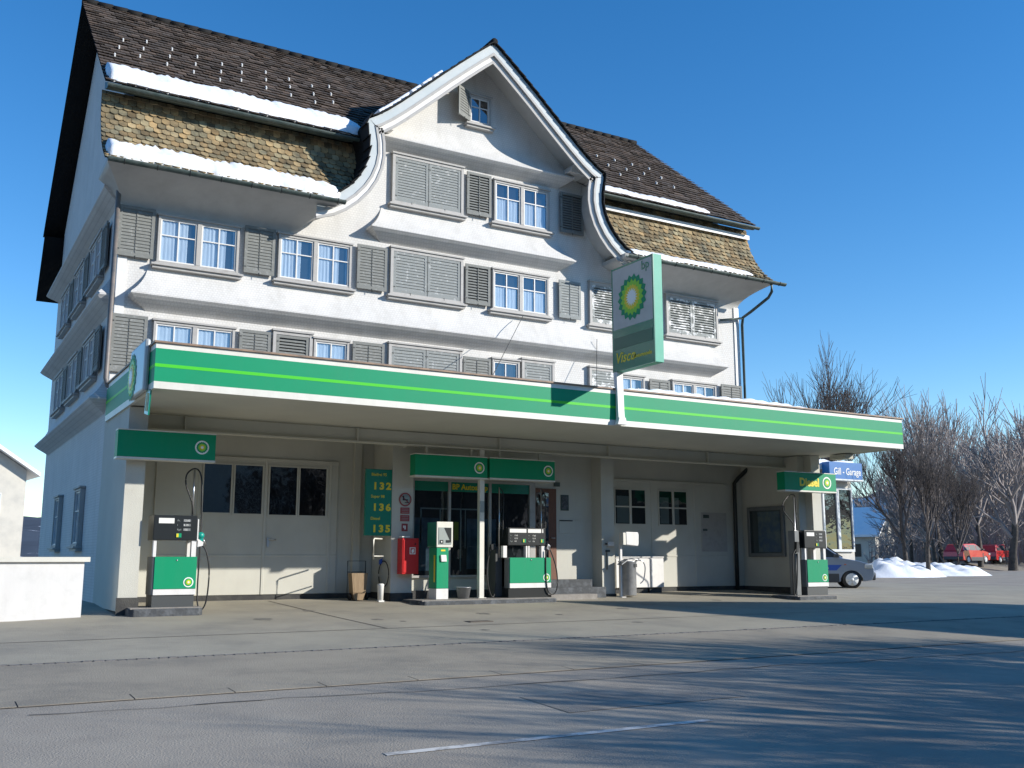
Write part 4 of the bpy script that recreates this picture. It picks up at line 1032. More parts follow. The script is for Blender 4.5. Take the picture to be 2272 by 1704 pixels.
# red hose cabinet
t = thing('fire_cabinet', 'bright red fire extinguisher cabinet on the pillar left of the shop', 'fire cabinet', (9.0, 19.6, .66))
mb = MB(); mb.box(8.82, 9.20, 19.44, 19.69, .66, 1.40); mb.build('case', 'red', t, bev=.01)
mb = MB(); mb.box(8.845, 9.185, 19.43, 19.439, .69, 1.37); dd = mb.build('door', 'red', t, bev=.006)
mb = MB(); zf = 1.10
mb.box(8.985, 9.115, 19.424, 19.4295, 1.07, 1.085); mb.box(8.985, 9.115, 19.424, 19.4295, 1.195, 1.21); mb.box(8.985, 9.0, 19.424, 19.4295, 1.085, 1.195); mb.box(9.10, 9.115, 19.424, 19.4295, 1.085, 1.195)
mb.prism([(9.03, 1.10), (9.06, 1.092), (9.08, 1.12), (9.078, 1.17), (9.06, 1.185), (9.045, 1.16), (9.035, 1.18), (9.026, 1.14)], 19.424, 19.4295, 'Y')
mb.build('flame_symbol', 'logo_white', dd)
mb = MB(); mb.lathe((9.11, 19.43, 1.28), [(.018, 0), (.018, -.012)], 12, axis='Y'); mb.build('lock', 'black', dd)
mb = MB(); mb.obox((8.90, 19.52, 1.43), (.09, 0, .0), (0, .08, 0), (0, .0, .01)); tag(mb.build('paper_stack', 'paper', loc=(8.9, 19.52, 1.42)), 'white papers lying on top of the red cabinet', 'papers')

# price board
t = thing('price_board', 'tall dark green fuel price board with yellow numbers beside the pillar', 'price board', (8.37, 19.72, 1.45))
mb = MB(); mb.box(8.08, 8.675, 19.70, 19.78, 1.45, 2.84); mb.build('board', 'signgreen', t, bev=.008)
for i, (nm, pr) in enumerate((('Bleifrei 95', '132'), ('Super 98', '136'), ('Diesel', '135'))):
    text(nm, .085, (8.20, 19.697, 2.70 - i * .46), 'front', 'yellow', t, bold=.001)
    text(pr, .20, (8.235, 19.696, 2.42 - i * .445), 'front', 'yellow', t, bold=.009, sx=1.12, space=1.35)
mb = MB(); mb.box(8.5, 8.68, 19.79, 19.83, 1.6, 1.64); mb.box(8.5, 8.68, 19.79, 19.83, 2.6, 2.64); mb.build('bracket', 'grey', t)

# round no smoking sign and red notices on the pillar
t = thing('prohibition_sign', 'round red ringed prohibition sign on the pillar left of the shop window', 'sign', (8.98, 19.7, 2.07))
mb = MB(); mb.lathe((8.98, 19.698, 2.22), [(.145, 0), (.145, -.012)], 32, axis='Y'); mb.build('disc', 'lcd', t)
mb = MB()
seg = 32
vs = []; fs = []
for k in range(seg):
    a = 2 * math.pi * k / seg
    for r_ in (.145, .118): vs.append((8.98 + r_ * math.cos(a), 19.684, 2.22 + r_ * math.sin(a)))
for k in range(seg): fs.append((2 * k, 2 * k + 1, (2 * k + 3) % (2 * seg), (2 * k + 2) % (2 * seg)))
mb.add(vs, fs); mb.obox((8.98, 19.683, 2.22), (.09, 0, -.08), (0, .001, 0), (.007, 0, .008)); mb.build('ring', 'dullred', t)
mb = MB(); mb.box(8.94, 9.04, 19.680, 19.684, 2.20, 2.225); mb.box(8.92, 8.95, 19.680, 19.684, 2.20, 2.30); mb.box(8.97, 9.06, 19.680, 19.684, 2.15, 2.165); mb.build('pictogram', 'black', t)
for i, (z0, z1, lb) in enumerate(((1.92, 2.05, 'dull red notice plate directly under the round prohibition sign'), (1.76, 1.89, 'dull red notice plate in the middle of the pillar column of signs'))):
    o = flat('notice_plate', 8.875, 9.085, 19.70, z0, z1, 'dullred', lb, 'notice', group='red notices on the pillar')
    mb = MB()
    for k in range(3): mb.box(8.90, 9.06, 19.683, 19.6845, z0 + .025 + k * .035, z0 + .032 + k * .035)
    mb.build('text_lines', 'lcd', o)
o = flat('extinguisher_sign', 8.91, 9.05, 19.70, 1.55, 1.71, 'dullred', 'small square red sign with white symbol just above the red cabinet', 'sign')
mb = MB(); mb.box(8.97, 9.0, 19.681, 19.6845, 1.59, 1.67); mb.box(8.94, 8.96, 19.681, 19.6845, 1.62, 1.67); mb.build('symbol', 'logo_white', o)

# rail, hose and canister, hand cart left of the pillar
mb = MB(); mb.tube([(8.14, 19.35, .96), (8.14, 19.35, 1.36), (8.16, 19.37, 1.385), (8.45, 19.66, 1.385)], .016, 8); mb.tube([(8.14, 19.35, 1.03), (8.50, 19.69, 1.03)], .012, 6); 
tag(mb.build('rail_bracket', 'cream', loc=(8.14, 19.35, .96)), 'white bent tube rail standing out left of the pillar', 'rail')
t = thing('air_hose', 'coiled black air hose with blue tap on the side of the pillar', 'hose', (8.6, 19.95, .4))
mb = MB(); mb.tube([(8.63, 19.95 + .26 * math.cos(a), .66 + .27 * math.sin(a)) for a in [2 * math.pi * k / 26 for k in range(22)]], .012, 6); mb.tube([(8.63, 20.2, .6), (8.6, 20.1, .45), (8.45, 19.75, .42)], .012, 6); mb.build('hose', 'rubber', t)
mb = MB(); mb.obox((8.60, 20.05, .92), (.03, 0, .015), (0, .03, 0), (0, 0, .05)); mb.build('tap', 'carblue', t)
mb = MB(); mb.lathe((8.43, 19.62, .13), [(.06, 0), (.075, .30), (.08, .32), (.05, .34)], 4); mb.box(8.37, 8.49, 19.56, 19.68, .10, .13); tag(mb.build('water_can', 'paper', loc=(8.43, 19.62, .13)), 'pale square water can on the ground by the air hose', 'can')
t = thing('hand_cart', 'small wooden box hand cart with dark wire handle in the corner by the garage door', 'hand cart', (8.1, 20.1, .1))
mb = MB(); mb.prism([(7.97, .28), (8.25, .28), (8.29, .68), (7.93, .68)], 19.98, 20.2, 'Y'); mb.prism([(8.02, .13), (8.20, .13), (8.25, .28), (7.97, .28)], 20.0, 20.18, 'Y'); mb.build('box', 'wood', t)
mb = MB(); mb.tube([(7.93, 20.22, .2), (7.93, 20.22, .93), (8.33, 20.22, .93), (8.33, 20.22, .2)], .012, 6); mb.tube([(7.93, 20.22, .70), (8.33, 20.22, .70)], .01, 6); mb.build('frame', 'iron', t)
for x in (7.93, 8.31):
    mb = MB(); mb.lathe((x, 20.12, .20), [(.075, 0), (.075, .03)], 16, axis='X'); mb.build('wheel', 'rubber', t)

# white cabinets, bin and towel dispenser right of the shop
for i, (a, b, lb) in enumerate(((14.95, 16.0, 'white low cupboard behind the metal bin, the left one of two'), (16.01, 16.45, 'white low cupboard right of its twin below the garage window'))):
    t = thing('cupboard', lb, 'cupboard', ((a + b) / 2, 20.5, .15), 'white cupboards by the right garage door')
    mb = MB(); mb.box(a, b, 20.32, 20.66, .26, 1.0); mb.build('carcass', 'white', t)
    if b - a > .8:
        mb = MB(); mb.box(a + .01, (a + b) / 2 - .005, 20.298, 20.319, .27, .97); mb.build('door', 'white', t, bev=.004)
        mb = MB(); mb.box((a + b) / 2 + .005, b - .005, 20.298, 20.319, .27, .97); mb.build('door', 'white', t, bev=.004)
    else:
        mb = MB(); mb.box(a + .01, b - .01, 20.298, 20.319, .27, .97); mb.build('door', 'white', t, bev=.004)
    mb = MB(); mb.box(a - .005, b, 20.285, 20.66, 1.001, 1.025); mb.build('top', 'white', t)
    mb = MB(); mb.box(a + .03, b - .03, 20.37, 20.6, .10, .259); mb.build('plinth', 'plinth', t)
t = thing('litter_bin', 'round galvanised litter bin standing by the right pillar', 'bin', (14.66, 19.45, .1))
mb = MB(); mb.lathe((14.66, 19.45, .12), [(.195, 0), (.205, .02), (.205, .76), (.222, .78), (.222, .80), (.19, .80), (.185, .70)], 30); mb.build('body', 'galv', t)
mb = MB(); mb.box(14.70, 14.78, 19.235, 19.25, .78, .86); mb.build('clip', 'iron', t)
mb = MB(); mb.tube(curve_pts([(14.74, 19.24, .94), (14.90, 19.2, .92), (14.99, 19.2, .78), (14.96, 19.22, .5), (14.87, 19.24, .40)], 8), .014, 7); mb.tube(curve_pts([(14.5, 19.3, .95), (14.62, 19.22, .97), (14.8, 19.2, .94)], 6), .012, 6); mb.build('lid_strap', 'steel', t)
mb = MB(); mb.obox((14.42, 19.3, .90), (.10, 0, .06), (0, .09, 0), (-.004, 0, .01)); mb.build('lid', 'galv', t)
t = thing('towel_dispenser', 'white paper towel dispenser on a dark post behind the litter bin', 'dispenser', (14.46, 19.42, .05))
mb = MB(); mb.box(14.42, 14.475, 19.40, 19.455, .05, 1.32); mb.box(14.38, 14.50, 19.30, 19.52, .05, .10); mb.build('post', 'white', t)
mb = MB(); mb.prism([(14.49, 1.30), (14.83, 1.27), (14.85, 1.33), (14.855, 1.54), (14.83, 1.595), (14.48, 1.60)], 19.24, 19.40, 'Y'); mb.build('case', 'white', t, bev=.012)
mb = MB(); mb.box(14.405, 14.485, 19.25, 19.42, 1.30, 1.58); mb.build('side_panel', 'cream', t)
t = thing('tap_box', 'small white wall box with a tap pipe on the right pillar', 'wall box', (14.25, 19.62, 1.2))
mb = MB(); mb.box(14.19, 14.36, 19.55, 19.648, 1.27, 1.37); mb.build('box', 'white', t, bev=.006)
mb = MB(); mb.tube([(14.19, 19.60, 1.32), (14.14, 19.60, 1.32)], .022, 8); mb.tube([(14.19, 19.62, 1.15), (14.19, 19.62, .72)], .012, 6); mb.box(14.17, 14.27, 19.60, 19.648, 1.13, 1.18); mb.build('pipe', 'darkgrey', t)

# low white wall at far left
t = thing('low_wall', 'low whitewashed garden wall with coping at the left edge beside the house', 'wall', (1.0, 18.4, 0))
mb = MB(); mb.box(-3, 2.50, 18.2, 18.5, -.1, .93); mb.build('wall', 'white', t)
mb = MB(); mb.box(-3.05, 2.58, 18.14, 18.56, .931, 1.01); mb.build('coping', 'cream', t)

# ------------------------------------------------------------------ SNOW
def snow_strip(name, path, xr0, xr1, th, label, s0, s1, jag=.05, nx=None, loc=(0, 0, 0), ends=.25, el=None):
    el = el or ends
    L_ = arc(path); nx = nx or int((xr1 - xr0) / .06); ny = 10
    rows = []
    rs = [random.random() * 6 for _ in range(8)]
    def nz(x, k): return (math.sin(x * 3.1 + rs[k]) + .6 * math.sin(x * 7.7 + rs[(k + 1) % 8]) + .4 * math.sin(x * 17.3 + rs[(k + 2) % 8])) / 2
    for i in range(nx + 1):
        x = xr0 + (xr1 - xr0) * i / nx
        e = min(1, (x - xr0) / el + .02, (xr1 - x) / ends + .02); e = math.sqrt(max(e, 0))
        mid = (s0 + s1) / 2; a = mid + (s0 + jag * nz(x, 0) * .4 - mid) * (.35 + .65 * e); b = mid + (s1 + jag * nz(x, 3) + jag * (.5 * math.sin(x * 41) + .45 * math.sin(x * 67 + 1) + .4 * math.sin(x * 23 + 2)) - mid) * (.35 + .65 * e)
        row = []
        for j in range(ny + 1):
            t = j / ny; s = a + (b - a) * t
            (y, z), d = at_arc(path, L_, s); n_ = (-d[1], d[0])
            h = .012 + th * e * (min(1, (t + .0) / .10 + .0) ** .5 if t < .1 else 1) * (1 - t ** 5) * (1 + .12 * nz(x * 1.7, 5))
            if j == 0: h = .0
            if j == ny: h = -.01
            row.append((x, y + n_[0] * h - .0, z + n_[1] * h))
        rows.append(row)
    mb = MB(); mb.grid(rows)
    return tag(mb.build(name, 'snow', loc=(xr0, path[0][0], path[0][1])), label, 'snow')
snow_strip('snow_bank', UPP, 2.6, 8.25, .17, 'thick snow band lying on the upper left roof slope', .06, 1.22, .10, ends=.3, el=.05)
snow_strip('snow_bank', MANS, 2.6, 7.45, .18, 'thick snow band lying above the left eave gutter', .16, .92, .09, ends=.3, el=.05)
snow_strip('snow_bank', UPP, 14.75, 18.7, .07, 'thin snow band lying on the upper right roof edge', .14, .55, .10, ends=.3)
snow_strip('snow_bank', MANS, 15.15, 19.55, .08, 'snow band lying above the right eave gutter', .16, .52, .06, ends=.3)
# snow lumps along the left gable verge
mb = MB()
for k in range(16):
    s = .0
    z = 10.95 + k * .085; x = CX - hpx(z)
    if k in (7, 10, 13): continue
    mb.obox((x - .05, 20.1, z + .055), (.075, 0, .064), (0, .2, 0), (-.03, 0, .035))
tag(mb.build('snow_patch', 'snow', loc=(CX - 3, 20.1, 11), bev=.03, seg=2), 'broken snow patches along the left verge of the central gable', 'snow')
# snow on the canopy deck, showing above the trim
rows = []
for i in range(120):
    x = 12.2 + 5.2 * i / 119; e = math.sqrt(max(0, min(1, (x - 12.2) / .4, (17.4 - x) / .8)))
    h = .075 * e * (1 + .35 * math.sin(x * 5.1) * math.sin(x * 2.3) + .2 * math.sin(x * 17))
    rows.append([(x, 16.10, 4.352), (x, 16.12, 4.355 + h * .8), (x, 16.3, 4.36 + h), (x, 17.2, 4.30 + h), (x, 18.6, 4.165)])
mb = MB(); mb.grid(rows); tag(mb.build('snow_layer', 'snow', loc=(14, 16.1, 4.3)), 'thin snow left on top of the canopy to the right of the tall sign', 'snow')

# ------------------------------------------------------------------ BACKGROUND
# showroom with blue sign
t = thing('garage_showroom', 'glazed car showroom with a blue fascia sign beyond the filling station', 'showroom', (38, 36.6, 0))
mb = MB(); mb.box(30, 42.5, 36.75, 46, -.1, 5.5); mb.build('wall', 'plaster', t)
mb = MB(); mb.box(29.8, 42.7, 36.5, 46.2, 5.5, 5.75); mb.build('roof', 'showframe', t)
mb = MB(); mb.box(40.12, 42.55, 36.0, 36.49, 5.0, 5.86); sb = mb.build('fascia_sign', 'blue', t)
text('Gill - Garage', .50, (40.42, 35.995, 5.22), 'front', 'paper', sb, bold=.006, sx=.78, depth=.004)
mb = MB(); mb.box(40.1, 42.57, 35.98, 36.5, 4.92, 4.995); mb.build('fascia_trim', 'showframe', t)
for xa in (32.6, 35.1, 37.6, 40.25, 41.35):
    xb = xa + (.98 if xa > 40 else 2.3)
    mb = MB(); mb.box(xa, xb, 36.70, 36.748, 1.4, 4.5); wn = mb.build('window', 'black', t)
    mb = MB(); mb.add([(xa, 36.68, 1.4), (xb, 36.68, 1.4), (xb, 36.68, 4.5), (xa, 36.68, 4.5)], [(0, 1, 2, 3)]); mb.build('pane', 'darkglass', wn, recalc=False)
    mb = MB(); mb.box(xa - .06, xa + .04, 36.6, 36.7, 1.3, 4.6); mb.box(xb - .02, xb + .05, 36.6, 36.7, 1.3, 4.6); mb.box(xa + .04, xb - .02, 36.6, 36.7, 4.5, 4.6); mb.box(xa + .04, xb - .02, 36.6, 36.7, 1.3, 1.42); mb.build('frame', 'showframe', wn)
mb = MB()
rows = []
for i in range(30):
    x = 30 + 12.6 * i / 29; h = .25 + .06 * math.sin(x * 2.1) + .05 * math.sin(x * 5)
    rows.append([(x, 36.5, 5.755), (x, 36.6, 5.75 + h), (x, 41, 5.75 + h), (x, 46, 5.755)])
mb.grid(rows); tag(mb.build('snow_layer', 'snow', loc=(36, 40, 5.75)), 'snow layer on the flat roof of the glazed showroom', 'snow')

# generic background houses with snowy roofs
def chalet(cx, cy, w_, d_, h_, rh, rot, m, label, snow_col='snow'):
    t = thing('background_house', label, 'house', (cx, cy, 0), 'houses with snowy roofs in the distance')
    ca, sa = math.cos(rot), math.sin(rot)
    T = lambda x, y, z: (cx + x * ca - y * sa, cy + x * sa + y * ca, z)
    mb = MB(T); mb.prism([(-w_ / 2, -.3), (w_ / 2, -.3), (w_ / 2, h_), (0, h_ + rh), (-w_ / 2, h_)], -d_ / 2, d_ / 2, 'Y'); mb.build('wall', m, t)
    mb = MB(T)
    for s_ in (-1, 1):
        e = w_ / 2 + .7; sl_ = rh / (w_ / 2)
        mb.prism([(0, h_ + rh + .06), (s_ * e, h_ + rh - sl_ * e + .06), (s_ * e, h_ + rh - sl_ * e + .30), (0, h_ + rh + .33)], -d_ / 2 - .7, d_ / 2 + .7, 'Y')
    mb.build('roof', snow_col, t, label='snow covered roof')
    for k in range(3):
        for fl in range(int(h_ // 2.8)):
            x = -w_ / 2 + w_ * (k + .7) / 3.4; z = 1.1 + fl * 2.7
            mb = MB(T); mb.box(x - .45, x + .45, -d_ / 2 - .06, -d_ / 2 - .003, z, z + 1.3); wn = mb.build('window', 'showframe', t)
            mb = MB(T); mb.box(x - .37, x + .37, -d_ / 2 - .075, -d_ / 2 - .061, z + .08, z + 1.22); mb.build('pane', 'black', wn)
    for k in range(2):
        y = -d_ / 4 + d_ / 2 * k
        mb = MB(T); mb.box(-w_ / 2 - .06, -w_ / 2 - .003, y - .45, y + .45, 1.1, 2.4); mb.build('window', 'black', t)
    mb = MB(T); mb.box(w_ / 4 - .3, w_ / 4 + .3, -.3, .3, h_ + rh * .3, h_ + rh + .1); mb.build('chimney', 'plaster', t)
    return t
chalet(1.0, 78, 9, 12, 6.6, 3.0, .1, 'plaster', 'tall pale house with snowy roof seen behind the left side of the station house')
chalet(87, 76, 6, 8, 3.6, 2.4, .35, 'plaster', 'small pale house with snowy roof right beside the blue sign')
chalet(104, 86, 9, 10, 5.0, 3.2, -.3, 'darkwood', 'dark wooden chalet with snowy roof behind the bare trees')
chalet(128, 98, 10, 10, 4.5, 3.6, .5, 'plaster', 'pale farmhouse with wide snowy roof farthest to the right')

# snow heap
def heap(cx, cy, rx, ry, h, label):
    rows = []; n = 26
    ph = [random.random() * 6 for _ in range(6)]
    for j in range(n + 1):
        v = -1 + 2 * j / n; row = []
        for i in range(2 * n + 1):
            u = -1 + 2 * i / (2 * n); r = math.hypot(u, v)
            z = h * max(0, 1 - r * r) ** .8 * (1 + .25 * math.sin(u * 5 + ph[0]) * math.cos(v * 4 + ph[1]) + .12 * math.sin(u * 17 + ph[2]) + .10 * math.sin(v * 19 + u * 9 + ph[3]))
            row.append((cx + u * rx, cy + v * ry, gz(cx, cy) + z - .02))
        rows.append(row)
    mb = MB(); mb.grid(rows); return tag(mb.build('snow_heap', 'snow', loc=(cx, cy, 0)), label, 'snow heap', 'ploughed snow heaps')
heap(45.0, 36.3, 3.2, 2.0, .85, 'ploughed grey snow heap beyond the parked car')
heap(51.0, 37.5, 3.0, 1.8, .6, 'lower snow heap right of the first one beside the yard')

# parked car
def car(name, label, paint, loc, rot, detail=True, group=None):
    t = thing(name, label, 'car', loc)
    cx, cy, cz = loc; ca, sa = math.cos(rot), math.sin(rot)
    T = lambda x, y, z: (cx + x * ca - y * sa, cy + x * sa + y * ca, cz + z)
    Wd = .84
    # body side loops: stations along x with (bottom, belt) and half width
    def arch(c, r, z0, n=10): return [(c - r * math.cos(math.pi * k / n), z0 + r * math.sin(math.pi * k / n)) for k in range(n + 1)]
    low = [(-1.95, .42), (-1.97, .30)] + arch(-1.22, .37, .24)[0:0]
    prof = [(-2.0, .50), (-1.98, .28)] + [(-1.60, .24)] + arch(-1.24, .36, .24) + [(-.85, .22), (.85, .22)] + arch(1.28, .36, .24) + [(1.66, .24), (1.92, .28), (2.0, .46), (1.99, .66), (1.88, .80), (1.55, .91), (1.05, .99), (.88, 1.02), (-1.80, 1.02), (-1.95, .90)]
    mb = MB(T); mb.prism(prof, -Wd, Wd, 'Y'); body = mb.build('body', paint, t, bev=.05, seg=3)
    # greenhouse with tumblehome
    gh = [(-1.86, 1.0, .78), (-1.66, 1.42, .68), (-1.45, 1.50, .62), (.0, 1.55, .62), (.28, 1.50, .63), (.50, 1.38, .68), (1.05, 1.0, .78)]
    mb = MB(T); rows = [[(x, -hw, z) for x, z, hw in gh], [(x, hw, z) for x, z, hw in gh]]
    nG = len(gh); vs = rows[0] + rows[1]; fs = [tuple(range(nG)), tuple(range(2 * nG - 1, nG - 1, -1))] + [(i, i + nG, i + 1 + nG, i + 1) for i in range(nG - 1)]
    mb.add(vs, fs); mb.build('cabin', paint, t, bev=.03, seg=2)
    def side(pts, s_, off=.006):
        res = []
        for x, z in pts:
            hw = .78 - (z - 1.0) * .30 + off; res.append((x, s_ * hw, z))
        return res
    for s_ in (-1, 1):
        for pts in ([(.93, 1.03), (.12, 1.03), (.12, 1.43), (.44, 1.38)], [(.04, 1.03), (-.80, 1.03), (-.80, 1.44), (.04, 1.44)], [(-.88, 1.03), (-1.62, 1.03), (-1.50, 1.40), (-.88, 1.44)]):
            p = side(pts, s_, .012); q = side(pts, s_, -.02); k = len(p)
            mb = MB(T); mb.add(p + q, [tuple(range(k))] + [(i, k + i, k + (i + 1) % k, (i + 1) % k) for i in range(k)]); mb.build('side_window', 'black', t)
    mb = MB(T); p = [(1.03, -.70, 1.03), (1.03, .70, 1.03), (.54, .60, 1.39), (.54, -.60, 1.39)]; p2 = [(x + .012, y, z + .015) for x, y, z in p]; mb.add(p2 + p, [(0, 1, 2, 3), (0, 4, 5, 1), (1, 5, 6, 2), (2, 6, 7, 3), (3, 7, 4, 0)]); mb.build('windscreen', 'black', t)
    # cladding and bumpers
    mb = MB(T); mb.box(-.86, .88, -Wd - .012, Wd + .012, .20, .50); mb.build('sill_cladding', 'cladding', t, bev=.02)
    mb = MB(T); mb.box(1.70, 2.06, -.80, .80, .28, .54); mb.build('bumper', 'cladding', t, bev=.06, seg=3)
    mb = MB(T); mb.box(-2.06, -1.72, -.80, .80, .28, .54); mb.build('bumper', 'cladding', t, bev=.06, seg=3)
    for s_ in (-1, 1):
        mb = MB(T); mb.box(1.70, 1.965, s_ * .845 - .03, s_ * .845 + .012 if s_ > 0 else s_ * .845 + .03, .66, .80); mb.build('headlight', 'signwhite', t, bev=.03)
        mb = MB(T); mb.box(.72, .90, s_ * .93 - .07, s_ * .93 + .07, 1.02, 1.14); mb.build('wing_mirror', 'cladding', t, bev=.03)
        for wx in (-1.24, 1.28):
            y0 = s_ * .74
            mb = MB(T); mb.lathe((wx, y0, .30), [(.20, -.09), (.29, -.09), (.305, -.06), (.305, .06), (.29, .095), (.205, .1), (.20, .05)], 28, axis='Y'); wl = mb.build('wheel', 'rubber', t)
            mb = MB(T); yo = y0 + s_ * .085
            mb.lathe((wx, yo, .30), [(.205, -.01), (.205, .01), (.18, .012)], 28, axis='Y')
            mb.build('rim', 'cladding', wl)
            mb = MB(T)
            for k in range(5):
                a = 2 * math.pi * k / 5 + .3
                mb.obox((wx + .11 * math.cos(a), yo + s_ * .018, .30 + .11 * math.sin(a)), (.09 * math.cos(a), 0, .09 * math.sin(a)), (0, .010, 0), (-.045 * math.sin(a), 0, .045 * math.cos(a)))
            mb.lathe((wx, yo + s_ * .012, .30), [(.06, -.02), (.06, .02)], 16, axis='Y'); 
            mb.lathe((wx, yo + s_ * .010, .30), [(.205, -.008), (.205, .008)], 28, axis='Y')
            mb.build('hub_cap', 'steel' if False else 'showframe', wl)
    if detail:
        for s_ in (-1,):
            mb = MB(T); mb.prism([(-1.0, .60), (.80, .60), (.98, .78), (-.9, .78)], s_ * (Wd + .006), s_ * (Wd - .02), 'Y'); mb.build('decal', 'carblue', body)
            mb = MB(T); mb.box(-.1, .55, -Wd - .010, -Wd - .0065, .64, .70); mb.build('decal', 'lcd', body)
            mb = MB(T); mb.box(1.05, 1.12, -Wd - .010, -Wd + .02, .78, .81); mb.build('indicator', 'orange', t)
    return t
ang = math.radians(-41)
fx, fy = 27.55, 24.15
car('parked_car', 'silver grey hatchback with blue side stripe parked behind the diesel pump', 'carbody', (fx - 1.28 * math.cos(ang), fy - 1.28 * math.sin(ang), -.02), ang)
for i, (px, py, a) in enumerate(((72.5, 51.5, .1), (78.5, 53.0, .2))):
    c_ = car('distant_car', ['small red car parked on the rise behind the snow heaps, left of two', 'small red car parked on the rise behind the snow heaps, right of two'][i], 'carred', (px, py, .55), a, False)
    c_['group'] = 'red cars parked in the distance'
mb = MB(); rows = []
for j in range(7):
    t_ = j / 6; rows.append([(62 + 5 * i, 48 + 3 * t_ * 4 + .3 * i, -.1 + .66 * min(1, t_ * 3)) for i in range(9)])
mb.grid(rows); struct(mb.build('raised_verge', 'pave'))

# hills
hm = mat('wooded_winter_hill', (.045, .06, .085), .95, (.02, .028, .045), .02, .4, .65, detail=10)  # blue of distant haze put into the forest colour
t_ = hm.node_tree; N_ = t_.nodes; L__ = t_.links
nn = N_.new('ShaderNodeTexNoise'); nn.inputs['Scale'].default_value = .022; nn.inputs['Detail'].default_value = 9; nn.inputs['Roughness'].default_value = .7
tcn = [q for q in N_ if q.type == 'TEX_COORD'][0]; L__.new(tcn.outputs['Object'], nn.inputs['Vector'])
mr = N_.new('ShaderNodeMapRange'); mr.inputs[1].default_value = .57; mr.inputs[2].default_value = .60; L__.new(nn.outputs['Fac'], mr.inputs[0])
old = N_['Principled BSDF'].inputs['Base Color'].links[0].from_socket
mx = N_.new('ShaderNodeMix'); mx.data_type = 'RGBA'; L__.new(mr.outputs[0], mx.inputs[0]); L__.new(old, mx.inputs[6]); mx.inputs[7].default_value = (.8, .83, .88, 1); L__.new(mx.outputs[2], N_['Principled BSDF'].inputs['Base Color'])
rows = []
for j in range(24):
    d = j / 23; row = []
    for i in range(90):
        b = math.radians(-20 + 110 * i / 89); R_ = 330 + 520 * d
        hh = (58 + 14 * math.sin(b * 5 + 1) + 7 * math.sin(b * 13) + 3 * math.sin(b * 37)) * math.sin(min(1, d * 1.15) * math.pi / 2) ** 1.2
        if math.degrees(b) < 36: hh *= .35
        row.append((R_ * math.sin(b), R_ * math.cos(b), hh * (1 + .06 * math.sin(i * 2.3 + j * 1.7)) - .5))
    rows.append(row)
mb = MB(); mb.grid(rows); struct(mb.build('hills', hm))

# ------------------------------------------------------------------ trees
def tree_mesh(seed, height, spread, levels=5, first=.28, n0=5, trunk_r=.16, upright=.6, far=False, tw=.008, dense=0):
    rnd = random.Random(seed)
    tb = MB(); cb = MB()
    def branch(p, d, length, r, lev, mbx):
        nseg = 3 if lev < 3 else 2
        pts = [p]; q = p; dd = d.copy(); rad = [r]
        for k in range(nseg):
            dd = (dd + Vector((rnd.uniform(-.16, .16), rnd.uniform(-.16, .16), rnd.uniform(-.02, .12) * (1 if lev > 0 else .3)))).normalized()
            q = q + dd * length / nseg; pts.append(q); rad.append(r * (1 - .45 * (k + 1) / nseg))
        mbx.tube(pts, rad, 6 if lev == 0 else (4 if lev < 3 else 3), cap=False)
        if lev >= levels: return
        kids = {0: n0, 1: 4, 2: 4, 3: 4, 4: 3}.get(lev, 3) + (dense if lev in (1, 2, 3) else 0)
        for k in range(kids):
            t = rnd.uniform(.45, 1.0) if lev > 0 else rnd.uniform(.55, 1.0)
            if k == 0: t = 1.0
            i = min(int(t * nseg), nseg - 1); f = t * nseg - i
            bp_ = pts[i].lerp(pts[i + 1], f)
            az = rnd.uniform(0, 2 * math.pi) if lev else 2 * math.pi * k / kids + rnd.uniform(-.4, .4)
            tilt = rnd.uniform(.30, .75) * spread * (0.25 if k == 0 else 1)
            a = dd.cross(Vector((math.cos(az), math.sin(az), .1)))
            if a.length < .01: a = Vector((1, 0, 0))
            a.normalize(); nd = (Matrix.Rotation(tilt, 3, a) @ dd); nd = (nd + Vector((0, 0, upright * .25))).normalized()
            branch(bp_, nd, length * rnd.uniform(.62, .85) * (1.0 if lev else .95), max(r * .52, tw if not far else .02), lev + 1, cb)
    branch(Vector((0, 0, -.1)), Vector((0, 0, 1)), height * first, trunk_r, 0, tb)
    return tb, cb
def norm_h(tb, cb, height):
    zz = max(v[2] for v in cb.v); k = height / zz
    for m_ in (tb, cb): m_.v = [(v[0] * k, v[1] * k, v[2] * k) for v in m_.v]
def make_tree(seed, height, name='bare_tree', **kw):
    tb, cb = tree_mesh(seed, height, **kw); norm_h(tb, cb, height)
    r = bpy.data.objects.new(name, None); COL.objects.link(r)
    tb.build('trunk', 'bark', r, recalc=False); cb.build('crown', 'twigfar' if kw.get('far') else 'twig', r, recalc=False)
    return r
def place(proto, x, y, z, rz, sc, label, group, first=False):
    o = proto if first else copy_tree(proto)
    o.location = (x, y, z); o.rotation_euler = (0, 0, rz); o.scale = (sc, sc, sc); tag(o, label, 'tree', group); return o
G1 = 'bare winter trees beyond the station'
pA = make_tree(8, 13.0, tw=.012, spread=.95, levels=5, trunk_r=.20, upright=.75, n0=8, first=.26)
place(pA, 45.2, 41.4, 0, 0.4, 1.13, 'wide bare tree rising above the right half of the canopy', G1, True)
pB = make_tree(11, 12.0, tw=.014, spread=.8, levels=5, trunk_r=.20, upright=.8, n0=5)
place(pB, 50.0, 39.5, 0, 0, .80, 'bare tree just right of the canopy end in front of the hill', G1, True)
place(pB, 46.0, 35.0, 0, 2.1, .66, 'forked bare tree standing right of the blue sign', G1)
place(pA, 52.5, 37.8, 0, 1.2, .60, 'slender bare tree right of the forked one near the snow heap', G1)
far = make_tree(21, 13.0, spread=.95, levels=4, trunk_r=.22, upright=.6, n0=6, far=True)
